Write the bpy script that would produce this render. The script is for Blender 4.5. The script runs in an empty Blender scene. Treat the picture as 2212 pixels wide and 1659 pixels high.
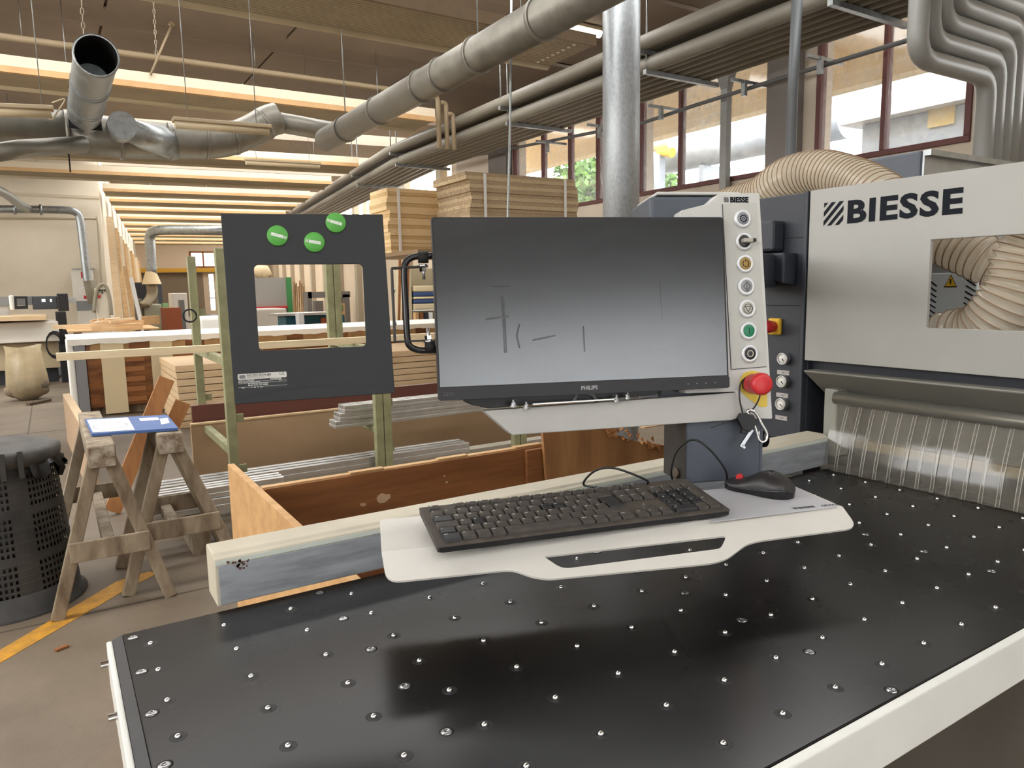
import bpy, bmesh, math, random
from mathutils import Vector, Matrix
random.seed(7)
SC = bpy.context.scene
COL = SC.collection

# ------------------------------------------------------------------ camera
FPX, CX, CY, EYE = 1575.0, 1106.0, 829.5, 1.42
def _n(v): return v.normalized()
_vy = _n(Vector((100 - CX, -(638 - CY), -FPX))); _vx = _n(Vector((3640 - CX, -(575 - CY), -FPX)))
_s = _n(_vx + _vy); _d = _vx - _vy; _d = _n(_d - _s * _d.dot(_s))
VX = (_s + _d) / 2 ** .5; VY = (_s - _d) / 2 ** .5; VZ = VX.cross(VY)
RC = Matrix((VX, VY, VZ))                       # world = RC @ cam
cam_d = bpy.data.cameras.new('camera'); cam = bpy.data.objects.new('camera', cam_d); COL.objects.link(cam)
cam_d.sensor_width = 36.0; cam_d.lens = FPX / 2212.0 * 36.0; cam_d.clip_start = .02; cam_d.clip_end = 400
cam.matrix_world = Matrix.Translation((0, 0, EYE)) @ RC.to_4x4()
SC.camera = cam
CAM = Vector((0, 0, EYE))
# ------------------------------------------------------------------ world, light, exposure
W = bpy.data.worlds.new('sky'); SC.world = W; W.use_nodes = True
nt = W.node_tree; nt.nodes.clear()
wo = nt.nodes.new('ShaderNodeOutputWorld'); wb = nt.nodes.new('ShaderNodeBackground')
wb.inputs[0].default_value = (.985, .985, .975, 1); wb.inputs[1].default_value = 13.0
nt.links.new(wb.outputs[0], wo.inputs[0])
vs = SC.view_settings
vs.view_transform = 'Standard'; vs.look = 'None'; vs.gamma = 1.0; vs.use_curve_mapping = False; vs.exposure = -0.5
SC.cycles.max_bounces = 10; SC.cycles.diffuse_bounces = 6; SC.cycles.glossy_bounces = 4
SC.cycles.transmission_bounces = 8; SC.cycles.transparent_max_bounces = 24
SC.cycles.sample_clamp_indirect = 8.0; SC.cycles.caustics_reflective = False; SC.cycles.caustics_refractive = False
SC.cycles.use_denoising = True

# ------------------------------------------------------------------ pixel -> place
def ray(x, y): return RC @ Vector((x - CX, -(y - CY), -FPX))
def at_z(x, y, z): r = ray(x, y); return CAM + r * ((z - EYE) / r.z)
def at_y(x, y, Y): r = ray(x, y); return CAM + r * (Y / r.y)
def at_x(x, y, X): r = ray(x, y); return CAM + r * (X / r.x)
def loc(fr, x, y, z=0.0):
    inv = fr.inverted(); o = inv @ CAM; d = inv.to_3x3() @ ray(x, y)
    t = (z - o.z) / d.z; return o + d * t
def frame(o, ex, ey):
    ex = Vector(ex).normalized(); ey = Vector(ey); ey = (ey - ex * ey.dot(ex)).normalized(); ez = ex.cross(ey)
    m = Matrix((ex, ey, ez)).transposed().to_4x4(); m.translation = Vector(o); return m

# ------------------------------------------------------------------ materials
def lin(c):
    return tuple(((v / 255) / 12.92 if v / 255 <= .04045 else ((v / 255 + .055) / 1.055) ** 2.4) for v in c)
MATS = {}
def mat(name, rgb, rough=.5, metal=0.0, var=0.0, scale=8.0, rgb2=None, bump=0.0, bscale=None, stretch=None, spec=None, coat=0.0, rvar=0.0):
    if name in MATS: return MATS[name]
    m = bpy.data.materials.new(name); m.use_nodes = True; MATS[name] = m
    t = m.node_tree; b = t.nodes['Principled BSDF']; L = t.links.new
    c = lin(rgb) + (1,)
    b.inputs['Base Color'].default_value = c; b.inputs['Roughness'].default_value = rough; b.inputs['Metallic'].default_value = metal
    if spec is not None: b.inputs['Specular IOR Level'].default_value = spec
    if coat: b.inputs['Coat Weight'].default_value = coat; b.inputs['Coat Roughness'].default_value = .15
    if var or bump or rgb2 or rvar:
        tc = t.nodes.new('ShaderNodeTexCoord'); mp = t.nodes.new('ShaderNodeMapping'); L(tc.outputs['Object'], mp.inputs[0])
        if stretch: mp.inputs['Scale'].default_value = stretch
        nz = t.nodes.new('ShaderNodeTexNoise'); nz.inputs['Scale'].default_value = scale; nz.inputs['Detail'].default_value = 6
        nz.inputs['Roughness'].default_value = .6; L(mp.outputs[0], nz.inputs['Vector'])
        if var or rgb2:
            cr = t.nodes.new('ShaderNodeValToRGB'); cr.color_ramp.elements[0].position = .35; cr.color_ramp.elements[1].position = .68
            c2 = lin(rgb2) if rgb2 else tuple(v * (1 - var) for v in c[:3])
            cr.color_ramp.elements[0].color = tuple(c2) + (1,)
            cr.color_ramp.elements[1].color = c if rgb2 else tuple(min(1, v * (1 + var * .5)) for v in c[:3]) + (1,)
            L(nz.outputs['Fac'], cr.inputs[0]); L(cr.outputs[0], b.inputs['Base Color'])
        if rvar:
            mr = t.nodes.new('ShaderNodeMapRange'); mr.inputs[1].default_value = .3; mr.inputs[2].default_value = .7
            mr.inputs[3].default_value = max(0, rough - rvar); mr.inputs[4].default_value = min(1, rough + rvar)
            L(nz.outputs['Fac'], mr.inputs[0]); L(mr.outputs[0], b.inputs['Roughness'])
        if bump:
            nb = t.nodes.new('ShaderNodeTexNoise'); nb.inputs['Scale'].default_value = bscale or scale * 6; nb.inputs['Detail'].default_value = 4
            L(mp.outputs[0], nb.inputs['Vector'])
            bp = t.nodes.new('ShaderNodeBump'); bp.inputs['Strength'].default_value = bump; bp.inputs['Distance'].default_value = .004
            L(nb.outputs['Fac'], bp.inputs['Height']); L(bp.outputs[0], b.inputs['Normal'])
    return m
def clear_mat(name, rgb, clear, gloss_rough=.08, dirt=0.0, dirt_scale=30):
    """thin see-through sheet: part clear, part diffuse/translucent, with a surface gloss"""
    if name in MATS: return MATS[name]
    m = bpy.data.materials.new(name); m.use_nodes = True; MATS[name] = m
    t = m.node_tree; t.nodes.clear(); L = t.links.new; c = lin(rgb) + (1,)
    out = t.nodes.new('ShaderNodeOutputMaterial'); tr = t.nodes.new('ShaderNodeBsdfTransparent')
    df = t.nodes.new('ShaderNodeBsdfDiffuse'); df.inputs[0].default_value = c
    tl = t.nodes.new('ShaderNodeBsdfTranslucent'); tl.inputs[0].default_value = c
    m1 = t.nodes.new('ShaderNodeMixShader'); m1.inputs[0].default_value = .5; L(df.outputs[0], m1.inputs[1]); L(tl.outputs[0], m1.inputs[2])
    m2 = t.nodes.new('ShaderNodeMixShader'); m2.inputs[0].default_value = 1 - clear; L(tr.outputs[0], m2.inputs[1]); L(m1.outputs[0], m2.inputs[2])
    if dirt:
        tc = t.nodes.new('ShaderNodeTexCoord'); nz = t.nodes.new('ShaderNodeTexNoise'); nz.inputs['Scale'].default_value = dirt_scale
        nz.inputs['Detail'].default_value = 5; L(tc.outputs['Object'], nz.inputs['Vector'])
        mr = t.nodes.new('ShaderNodeMapRange'); mr.inputs[1].default_value = .4; mr.inputs[2].default_value = .75
        mr.inputs[3].default_value = 1 - clear; mr.inputs[4].default_value = min(1, 1 - clear + dirt)
        L(nz.outputs['Fac'], mr.inputs[0]); L(mr.outputs[0], m2.inputs[0])
    gl = t.nodes.new('ShaderNodeBsdfGlossy'); gl.inputs['Roughness'].default_value = gloss_rough
    lw = t.nodes.new('ShaderNodeLayerWeight'); lw.inputs[0].default_value = .5
    pw = t.nodes.new('ShaderNodeMath'); pw.operation = 'POWER'; pw.inputs[1].default_value = 4.0; L(lw.outputs['Facing'], pw.inputs[0])
    fr = t.nodes.new('ShaderNodeMath'); fr.operation = 'MULTIPLY_ADD'; fr.inputs[1].default_value = .55; fr.inputs[2].default_value = .04; L(pw.outputs[0], fr.inputs[0])
    m3 = t.nodes.new('ShaderNodeMixShader'); L(fr.outputs[0], m3.inputs[0]); L(m2.outputs[0], m3.inputs[1]); L(gl.outputs[0], m3.inputs[2])
    L(m3.outputs[0], out.inputs[0]); return m
def emit_mat(name, rgb, s):
    if name in MATS: return MATS[name]
    m = mat(name, rgb); b = m.node_tree.nodes['Principled BSDF']
    b.inputs['Emission Color'].default_value = lin(rgb) + (1,); b.inputs['Emission Strength'].default_value = s; return m
def wood(name, a, b_, stretch=(1, 12, 12), scale=3.0, rough=.6):
    return mat(name, a, rough, rgb2=b_, scale=scale, stretch=stretch, bump=.15)

M_white = mat('white_paint', (222, 222, 216), .45, var=.06, scale=6, bump=.05, bscale=300)
M_cream = mat('cream_paint', (198, 190, 170), .45, var=.1, scale=10, bump=.1, bscale=250)
M_lgrey = mat('light_grey_powder_coat', (196, 196, 192), .5, var=.04, scale=20, bump=.12, bscale=600)
M_cover = mat('warm_grey_cover_paint', (160, 159, 153), .42, var=.06, scale=3, bump=.03, bscale=500)
M_slate = mat('slate_powder_coat', (74, 80, 90), .45, var=.08, scale=12, bump=.15, bscale=500)
M_dark = mat('anthracite_paint', (44, 48, 56), .5, var=.15, scale=6, bump=.1, bscale=400)
M_black = mat('black_plastic', (22, 22, 24), .45, bump=.06, bscale=600)
M_blackgl = mat('black_gloss', (14, 14, 16), .2)
M_blacksheet = mat('black_powder_coat', (21, 23, 27), .45, var=.08, scale=5, bump=.15, bscale=700)
M_rubber = mat('black_rubber', (18, 18, 18), .75)
M_chrome = mat('chrome', (225, 225, 225), .12, 1.0)
M_steel = mat('bright_steel', (185, 187, 190), .28, 1.0, var=.15, scale=12, rvar=.1)
M_zinc = mat('galvanised_steel', (168, 172, 172), .42, .85, var=.25, scale=14, rvar=.12)
M_duct = mat('dusty_spiral_duct', (142, 138, 128), .5, .6, var=.2, scale=7, rvar=.1)
M_alu = mat('aluminium', (205, 204, 200), .35, .8, var=.1, scale=10)
M_red = mat('red_plastic', (196, 44, 48), .38)
M_yellow = mat('yellow_plastic', (222, 178, 48), .5)
M_green = mat('sage_green_paint', (150, 150, 112), .6, rgb2=(126, 124, 92), scale=9, bump=.2)
M_magnet = mat('green_magnet', (86, 168, 70), .5)
M_print = mat('white_print', (236, 236, 232), .6)
M_inkdark = mat('dark_print', (18, 22, 30), .5, spec=.1)
M_ink = mat('black_print', (20, 20, 22), .6)
M_concrete_c = mat('ceiling_concrete', (142, 126, 111), .9, var=.12, scale=1.2, bump=.2, bscale=40)
M_wall = mat('wall_plaster', (226, 214, 192), .9, var=.06, scale=1.0, bump=.1, bscale=30)
M_pipe = mat('grey_pipe_paint', (128, 122, 110), .45, var=.08, scale=3)
M_frame = mat('red_brown_window_frame', (92, 48, 44), .55, var=.15, scale=8)
M_glass = clear_mat('dusty_window_glass', (232, 236, 236), .94, dirt=.14, dirt_scale=14)
M_card = mat('cardboard', (176, 142, 98), .85, rgb2=(150, 116, 76), scale=5, bump=.15)
M_ply = wood('plywood', (202, 166, 120), (182, 144, 98))
M_plyd = wood('stained_plywood', (142, 92, 48), (114, 68, 32), scale=2.0)
M_beech = wood('light_timber', (218, 192, 154), (202, 172, 132))
M_mdf = mat('mdf_board', (164, 136, 104), .8, var=.06, scale=3)
M_oldwood = mat('weathered_timber', (164, 150, 128), .85, rgb2=(108, 92, 74), scale=14, bump=.4, bscale=50, stretch=(1, 1, .3))
M_strap = mat('plastic_strap', (224, 220, 216), .4)
M_paper = mat('white_paper', (228, 226, 220), .8)

# ------------------------------------------------------------------ mesh helpers
class MB:
    def __init__(s): s.v = []; s.f = []; s.sm = []
    def add(s, vs_, fs, smooth=False):
        o = len(s.v); s.v += [tuple(p) for p in vs_]; s.f += [tuple(i + o for i in f) for f in fs]; s.sm += [smooth] * len(fs); return s
    def box(s, x0, x1, y0, y1, z0, z1, m=None):
        p = [Vector(c) for c in ((x0, y0, z0), (x1, y0, z0), (x1, y1, z0), (x0, y1, z0), (x0, y0, z1), (x1, y0, z1), (x1, y1, z1), (x0, y1, z1))]
        if m: p = [m @ q for q in p]
        return s.add(p, ((0, 3, 2, 1), (4, 5, 6, 7), (0, 1, 5, 4), (1, 2, 6, 5), (2, 3, 7, 6), (3, 0, 4, 7)))
    def hexa(s, a, b):      # two quads of 4 points, bottom and top
        return s.add(list(a) + list(b), ((3, 2, 1, 0), (4, 5, 6, 7), (0, 1, 5, 4), (1, 2, 6, 5), (2, 3, 7, 6), (3, 0, 4, 7)))
    def bar(s, a, b, w, h, up=(0, 0, 1)):
        a = Vector(a); b = Vector(b); d = (b - a).normalized(); u = Vector(up); side = d.cross(u).normalized() * (w / 2); u = side.cross(d).normalized() * (h / 2)
        q = lambda p: [p - side - u, p + side - u, p + side + u, p - side + u]
        return s.hexa(q(a), q(b))
    def tube(s, pts, r, n=12, caps=True, smooth=True, closed=False):
        pts = [Vector(p) for p in pts]; rs = r if isinstance(r, (list, tuple)) else [r] * len(pts)
        o = []; N = len(pts); up = None; prev = None
        for i, p in enumerate(pts):
            d = (pts[min(i + 1, N - 1)] - pts[max(i - 1, 0)]).normalized()
            if up is None:
                up = Vector((0, 0, 1)) if abs(d.z) < .9 else Vector((1, 0, 0))
            sd = d.cross(up).normalized(); up = sd.cross(d).normalized()
            for k in range(n):
                a = 2 * math.pi * k / n; o.append(p + (sd * math.cos(a) + up * math.sin(a)) * rs[i])
        fs = [(i * n + k, i * n + (k + 1) % n, (i + 1) * n + (k + 1) % n, (i + 1) * n + k) for i in range(N - 1) for k in range(n)]
        b0 = len(s.v); s.add(o, fs, smooth)
        if caps:
            s.f.append(tuple(b0 + k for k in range(n))[::-1]); s.sm.append(False)
            s.f.append(tuple(b0 + (N - 1) * n + k for k in range(n))); s.sm.append(False)
        return s
    def lathe(s, prof, n=24, m=None, smooth=True, caps=True):      # prof: (r, z)
        vs_ = []; 
        for r, z in prof:
            for k in range(n):
                a = 2 * math.pi * k / n; p = Vector((r * math.cos(a), r * math.sin(a), z)); vs_.append(m @ p if m else p)
        fs = [(i * n + k, i * n + (k + 1) % n, (i + 1) * n + (k + 1) % n, (i + 1) * n + k) for i in range(len(prof) - 1) for k in range(n)]
        b0 = len(s.v); s.add(vs_, fs, smooth)
        if not caps: return s
        if prof[0][0] > 1e-6: s.f.append(tuple(b0 + k for k in range(n))[::-1]); s.sm.append(False)
        if prof[-1][0] > 1e-6: s.f.append(tuple(b0 + (len(prof) - 1) * n + k for k in range(n))); s.sm.append(False)
        return s
    def prism(s, poly, z0, z1, m=None):                 # poly: 2D points ccw
        n = len(poly); p = [Vector((q[0], q[1], z0)) for q in poly] + [Vector((q[0], q[1], z1)) for q in poly]
        if m: p = [m @ q for q in p]
        return s.add(p, [tuple(range(n))[::-1], tuple(range(n, 2 * n))] + [(i, (i + 1) % n, n + (i + 1) % n, n + i) for i in range(n)])
    def mesh(s, name):
        me = bpy.data.meshes.new(name); me.from_pydata(s.v, [], s.f); me.polygons.foreach_set('use_smooth', s.sm); me.update()
        bm = bmesh.new(); bm.from_mesh(me); bmesh.ops.recalc_face_normals(bm, faces=bm.faces); bm.to_mesh(me); bm.free(); return me
    def build(s, name, m, parent=None, bevel=0, seg=2):
        return obj(name, s.mesh(name), m, parent, bevel, seg)
def holed(outer, inner, z0, z1):
    """flat plate with a hole: returns a mesh builder"""
    bm = bmesh.new(); eds = []
    for lp in (outer, inner):
        vs_ = [bm.verts.new((p[0], p[1], z0)) for p in lp]
        eds += [bm.edges.new((vs_[i], vs_[(i + 1) % len(vs_)])) for i in range(len(vs_))]
    bmesh.ops.triangle_fill(bm, use_beauty=True, edges=eds)
    r = bmesh.ops.extrude_face_region(bm, geom=list(bm.faces))
    bmesh.ops.translate(bm, verts=[e for e in r['geom'] if isinstance(e, bmesh.types.BMVert)], vec=(0, 0, z1 - z0))
    b = MB(); bm.verts.index_update(); b.add([v.co.copy() for v in bm.verts], [[v.index for v in f.verts] for f in bm.faces]); bm.free(); return b
def rounded(x0, y0, x1, y1, r, n=5):
    o = []
    for cx_, cy_, a0 in ((x1 - r, y0 + r, -90), (x1 - r, y1 - r, 0), (x0 + r, y1 - r, 90), (x0 + r, y0 + r, 180)):
        for k in range(n + 1):
            a = math.radians(a0 + 90 * k / n); o.append((cx_ + r * math.cos(a), cy_ + r * math.sin(a)))
    return o
def round_poly(pts, r, n=5):
    """round the corners of a 2D polygon; r number or list"""
    o = []; N = len(pts)
    for i in range(N):
        p = Vector(pts[i][:2]); a = Vector(pts[i - 1][:2]); b = Vector(pts[(i + 1) % N][:2]); ri = r[i] if isinstance(r, (list, tuple)) else r
        if ri <= 0: o.append(tuple(p)); continue
        da = (a - p).normalized(); db = (b - p).normalized(); ri = min(ri, (a - p).length * .45, (b - p).length * .45)
        p0 = p + da * ri; p1 = p + db * ri
        for k in range(n + 1):
            t = k / n; q = p0.lerp(p, t).lerp(p.lerp(p1, t), t); o.append(tuple(q))
    return o
def spline(pts, k=8):
    pts = [Vector(p) for p in pts]; o = []; P = [pts[0] * 2 - pts[1]] + pts + [pts[-1] * 2 - pts[-2]]
    for i in range(1, len(P) - 2):
        a, b, c, d = P[i - 1:i + 3]
        for j in range(k):
            t = j / k; o.append(.5 * ((2 * b) + (c - a) * t + (2 * a - 5 * b + 4 * c - d) * t * t + (3 * b - a - 3 * c + d) * t ** 3))
    o.append(pts[-1]); return o
def bend_path(p, r=.22, k=6):
    pts = [Vector(q) for q in p]; o = [pts[0]]
    for i in range(1, len(pts) - 1):
        a = pts[i] + (pts[i - 1] - pts[i]).normalized() * r; b = pts[i] + (pts[i + 1] - pts[i]).normalized() * r
        for j in range(k + 1):
            t = j / k; o.append(a.lerp(pts[i], t).lerp(pts[i].lerp(b, t), t))
    return o + [pts[-1]]
def obj(name, me, m, parent=None, bevel=0, seg=2):
    o = bpy.data.objects.new(name, me); COL.objects.link(o)
    if m and not me.materials: me.materials.append(m)
    if parent is not None: o.parent = parent; 
    if parent is not None and parent.get('_w'): o.matrix_parent_inverse = parent.matrix_world.inverted()
    if bevel:
        b = o.modifiers.new('bevel', 'BEVEL'); b.width = bevel; b.segments = seg; b.limit_method = 'ANGLE'; b.angle_limit = math.radians(35); b.harden_normals = False
    return o
def tag(o, label, cat, group=None):
    o['label'] = label; o['category'] = cat
    if group: o['group'] = group
    return o
def thing(name, label, cat, base=(0, 0, 0), fr=None, group=None):
    """Empty at the base. Without fr its parts are given in world space; with fr in that local frame."""
    e = bpy.data.objects.new(name, None); COL.objects.link(e); e.empty_display_size = .05
    if fr is not None: e.matrix_world = fr
    else: e.matrix_world = Matrix.Translation(base); e['_w'] = 1
    return tag(e, label, cat, group)
def struct(o): o['kind'] = 'structure'; return o
_TC = {}
def text_mesh(t, size=1.0, extrude=0.0, offset=0.0, align='LEFT', sx=1.0, space=1.0):
    k = (t, size, extrude, offset, align, sx, space)
    if k in _TC: return _TC[k]
    c = bpy.data.curves.new('lettering', 'FONT'); c.body = t; c.size = size; c.extrude = extrude; c.offset = offset; c.align_x = align; c.resolution_u = 3; c.space_character = space
    o = bpy.data.objects.new('lettering', c); COL.objects.link(o)
    dg = bpy.context.evaluated_depsgraph_get(); me = bpy.data.meshes.new_from_object(o.evaluated_get(dg))
    bpy.data.objects.remove(o); 
    me.transform(Matrix.Diagonal((sx, 1, 1, 1))); _TC[k] = me; return me
def text_part(t, m, parent, mtx, size, extrude=.0004, offset=0.0, align='LEFT', sx=1.0, name='lettering', space=1.0):
    me = text_mesh(t, size, extrude, offset, align, sx, space)
    if me.materials and me.materials[0] is not m or (me.users and me.materials): me = me.copy(); me.materials.clear()
    o = obj(name, me, m, parent)
    o.matrix_local = mtx if not parent.get('_w') else mtx
    if parent.get('_w'): o.matrix_parent_inverse = parent.matrix_world.inverted()
    return o
def hatch_logo(s):
    """square of diagonal bars: local 0..s"""
    b = MB()
    def clip(poly):
        for ax, lim, sg in ((0, 0, 1), (0, s, -1), (1, 0, 1), (1, s, -1)):
            o = []
            for i in range(len(poly)):
                p, q = poly[i - 1], poly[i]; dp = (p[ax] - lim) * sg; dq = (q[ax] - lim) * sg
                if dp >= 0: o.append(p)
                if dp * dq < 0:
                    t = dp / (dp - dq); o.append((p[0] + (q[0] - p[0]) * t, p[1] + (q[1] - p[1]) * t))
            poly = o
            if not poly: return []
        return poly
    for k in range(-5, 6):
        c = k * s * .40; w = s * .21
        p = clip([(-s, -s + c), (2 * s, 2 * s + c), (2 * s, 2 * s + c + w), (-s, -s + c + w)])
        if len(p) >= 3: b.prism(p, 0, .0004)
    return b
def px_box(b, x0, y0, x1, y1, Y, dy):
    """box whose front stands at depth Y and spans the given pixels"""
    p = at_y((x0 + x1) / 2, y1, Y); q = at_y((x0 + x1) / 2, y0, Y); l = at_y(x0, (y0 + y1) / 2, Y); r = at_y(x1, (y0 + y1) / 2, Y)
    return b.box(l.x, r.x, Y, Y + dy, p.z, q.z)

# ================================================================== SETTING
BEND = math.radians(-7.0)                       # the hall turns 7 degrees beyond y = 15.3
FARM = Matrix.Translation((0, 15.3, 0)) @ Matrix.Rotation(BEND, 4, 'Z')
def far(x, t, z=0.0): return FARM @ Vector((x, t, z))
XW = 8.37; SILL = 2.87; HEAD = 5.02; ROOF = 5.35
def floor_material():
    m = bpy.data.materials.new('worn_concrete_floor'); m.use_nodes = True; t = m.node_tree; b = t.nodes['Principled BSDF']; L = t.links.new
    tc = t.nodes.new('ShaderNodeTexCoord')
    def noise(s, d=8): 
        n = t.nodes.new('ShaderNodeTexNoise'); n.inputs['Scale'].default_value = s; n.inputs['Detail'].default_value = d; n.inputs['Roughness'].default_value = .65; L(tc.outputs['Object'], n.inputs['Vector']); return n
    def ramp(n, a, b_, p0, p1):
        r = t.nodes.new('ShaderNodeValToRGB'); r.color_ramp.elements[0].color = lin(a) + (1,); r.color_ramp.elements[1].color = lin(b_) + (1,)
        r.color_ramp.elements[0].position = p0; r.color_ramp.elements[1].position = p1; L(n.outputs['Fac'], r.inputs[0]); return r
    big = ramp(noise(1.1), (92, 79, 64), (122, 108, 90), .3, .7); spots = ramp(noise(60), (120, 106, 88), (255, 255, 255), .25, .42)
    mx = t.nodes.new('ShaderNodeMixRGB'); mx.blend_type = 'MULTIPLY'; mx.inputs[0].default_value = .45; L(big.outputs[0], mx.inputs[1]); L(spots.outputs[0], mx.inputs[2])
    L(mx.outputs[0], b.inputs['Base Color']); b.inputs['Roughness'].default_value = .6
    n3 = noise(90); bp = t.nodes.new('ShaderNodeBump'); bp.inputs['Strength'].default_value = .25; bp.inputs['Distance'].default_value = .003
    L(n3.outputs['Fac'], bp.inputs['Height']); L(bp.outputs[0], b.inputs['Normal']); return m
floor = struct(MB().box(-14, 17, -9, 62, -.2, 0).build('floor', floor_material()))
M_line = mat('worn_yellow_paint', (206, 148, 40), .6, rgb2=(168, 122, 52), scale=18)
M_joint = mat('floor_joint_filler', (84, 74, 62), .9)
def floor_poly(pxs, name, m, h=.002):
    pts = [at_z(x, y, 0) for x, y in pxs]; b = MB(); b.prism([(p.x, p.y) for p in pts], 0, h); return b.build(name, m, floor)
floor_poly([(0, 1433), (290, 1264), (338, 1240), (322, 1235), (253, 1256), (0, 1405), (-60, 1440), (-60, 1470)], 'painted_line', M_line)
def joint(a, b): MB().bar((a[0], a[1], .0006), (b[0], b[1], .0006), .012, .0016).build('floor_joint', M_joint, floor)
a = at_z(0, 1367, 0); joint((-6, a.y), (8, a.y))
a = at_z(66, 900, 0); joint((a.x, 3.9), (a.x, 30)); joint((a.x - 4, 3.9), (a.x - 4, 30)); joint((-8, 9.0), (8, 9.0)); joint((-8, 14.6), (8, 14.6))

# ---- window wall on the right (x = XW)
def Yx(px, py): return at_x(px, py, XW).y
bays = [(Yx(2100, 250), Yx(1764, 250)), (Yx(1668, 250), Yx(1382, 350)), (Yx(1378, 380), Yx(1112, 440))]
wr = MB(); wr.box(XW, XW + .3, -9, 15.6, 0, SILL); wr.box(XW, XW + .3, -9, 15.6, HEAD, ROOF)
edges = [-9] + [e for b in [(Yx(2100, 250) - 2.6, Yx(2100, 250) - .35)] + bays for e in b] + [15.6]
for i in range(0, len(edges), 2): wr.box(XW, XW + .3, edges[i], edges[i + 1], SILL, HEAD)
wall_right = struct(wr.build('wall_right', mat('wall_right_plaster', (198, 184, 166), .9, var=.08, scale=1.5)))
M_pil = mat('grey_pilaster', (120, 114, 108), .8, var=.08, scale=2)
MB().box(XW - .16, XW, Yx(1735, 250), Yx(1672, 250), 0, 4.6).build('pilaster', M_pil, wall_right)
MB().box(XW - .16, XW, Yx(1108, 430), Yx(1070, 430), 0, 4.6).build('pilaster', M_pil, wall_right)
wn = 0
def window(y0, y1, mull, label_m=None):
    global wn; wn += 1
    root = bpy.data.objects.new('window_%d' % wn, None); COL.objects.link(root); root.matrix_world = Matrix.Translation((XW, (y0 + y1) / 2, SILL)); root['_w'] = 1; struct(root)
    f = .055
    MB().box(XW - .03, XW + .09, y0, y1, SILL - .01, SILL + f).build('sill_rail', M_frame, root, .006)
    MB().box(XW - .03, XW + .09, y0, y1, HEAD - f, HEAD).build('head_rail', M_frame, root, .006)
    ys = [y0] + mull + [y1]
    for i, y in enumerate(ys):
        w = f if 0 < i < len(ys) - 1 else f * 1.2
        c = y + (w / 2 if i == 0 else -w / 2 if i == len(ys) - 1 else 0)
        MB().box(XW - .03, XW + .09, c - w / 2, c + w / 2, SILL + f, HEAD - f).build('mullion', M_frame, root, .006)
    for i in range(len(ys) - 1):
        MB().box(XW + .02, XW + .026, ys[i] + .03, ys[i + 1] - .03, SILL + f * .8, HEAD - f * .8).build('pane', M_glass, root)
window(edges[1], edges[2], [(edges[1] + edges[2]) / 2])
window(*bays[0], [Yx(1912, 200)])
window(*bays[1], [Yx(1470, 320), Yx(1566, 300)])
window(*bays[2], [Yx(1292, 420), Yx(1232, 420), Yx(1174, 420)])
# steel post in front of the middle window
yp = at_x(1566, 300, XW - .12).y
sp = MB(); sp.box(XW - .16, XW - .06, yp - .06, yp + .06, 0, 4.25); sp.hexa([(XW - .16, yp - .06, 4.1), (XW - .06, yp - .06, 4.1), (XW - .06, yp + .06, 4.1), (XW - .16, yp + .06, 4.1)], [(XW - .2, yp - .13, 4.35), (XW - .04, yp - .13, 4.35), (XW - .04, yp + .13, 4.35), (XW - .2, yp + .13, 4.35)])
tag(sp.build('window_post', mat('pale_grey_steel_post', (150, 150, 146), .6, var=.1), bevel=.008), 'pale grey steel post with flared head before the middle window', 'post')
# ---- walls not in view, with openings added to let daylight in
wl = MB(); wl.box(-9.3, -9, -9, 24.2, 0, 2.4); wl.box(-9.3, -9, -9, 24.2, 5.0, ROOF)
for y in range(-9, 24, 4): wl.box(-9.3, -9, y, y + .8, 2.4, 5.0)
struct(wl.build('wall_left', M_wall))
wb_ = MB(); wb_.box(-9.3, 8.67, -9.3, -9, 3.2, ROOF)
wb_.box(-9.3, -3.4, -9.3, -9, 0, 3.2); wb_.box(2.4, 8.67, -9.3, -9, 0, 3.2)
wbo = struct(wb_.build('wall_back', mat('darkened_back_wall', (112, 106, 98), .9)))  # unseen wall, coloured dark so the screen mirrors less light
for k in range(6): MB().box(-3.4 + .967 * k + .02, -3.4 + .967 * (k + 1) - .02, -9.12, -9.11, 0, 3.2).build('added_gate_pane', clear_mat('dimming_gate_glazing', (120, 124, 128), .58), wbo)  # unseen gate added for the screen's reflection, its panes dim the daylight
# ---- far walls
XA = at_y(230, 600, 23.8).x
wf = struct(MB().box(-9.3, XA, 23.8, 24.1, 0, ROOF).build('wall_front', M_wall))
MB().box(-9.3, XA, 23.775, 23.8, 4.07, 4.14).build('ledge', mat('ledge_plaster', (206, 192, 168), .9), wf)
aL = Vector((XA, 23.8, 0)); tL = (FARM.inverted() @ aL); 
wfl = MB(); wfl.box(tL.x - .3, tL.x, tL.y, 41, 0, ROOF, FARM); struct(wfl.build('wall_far_left', M_wall))
tR = FARM.inverted() @ Vector((XW, 15.4, 0)); XF = tR.x
wfr = MB(); wfr.box(XF, XF + .3, tR.y - .2, 41, 0, 3.6, FARM)
for k in range(9): wfr.box(XF, XF + .3, tR.y + k * 4.4, tR.y + k * 4.4 + .6, 3.6, ROOF, FARM)
wfr.box(XF, XF + .3, tR.y - .2, 41, 5.0, ROOF, FARM)
wfro = struct(wfr.build('wall_far_right', mat('far_wall_plaster', (222, 204, 178), .9, var=.08, scale=.8)))
for k in range(12): MB().box(XF - .18, XF, 2 + k * 3.0, 2.35 + k * 3.0, 0, 4.5, FARM).build('pilaster', mat('far_pilaster', (176, 162, 140), .9), wfro)
TE = 37.0                                       # end wall of the far hall
wend = MB()
e_l = tL.x - .3; e_r = XF + .3
def fx(px, py): 
    inv = FARM.inverted(); o = inv @ CAM; d = inv.to_3x3() @ ray(px, py); t_ = (TE - o.y) / d.y; return o + d * t_
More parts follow.
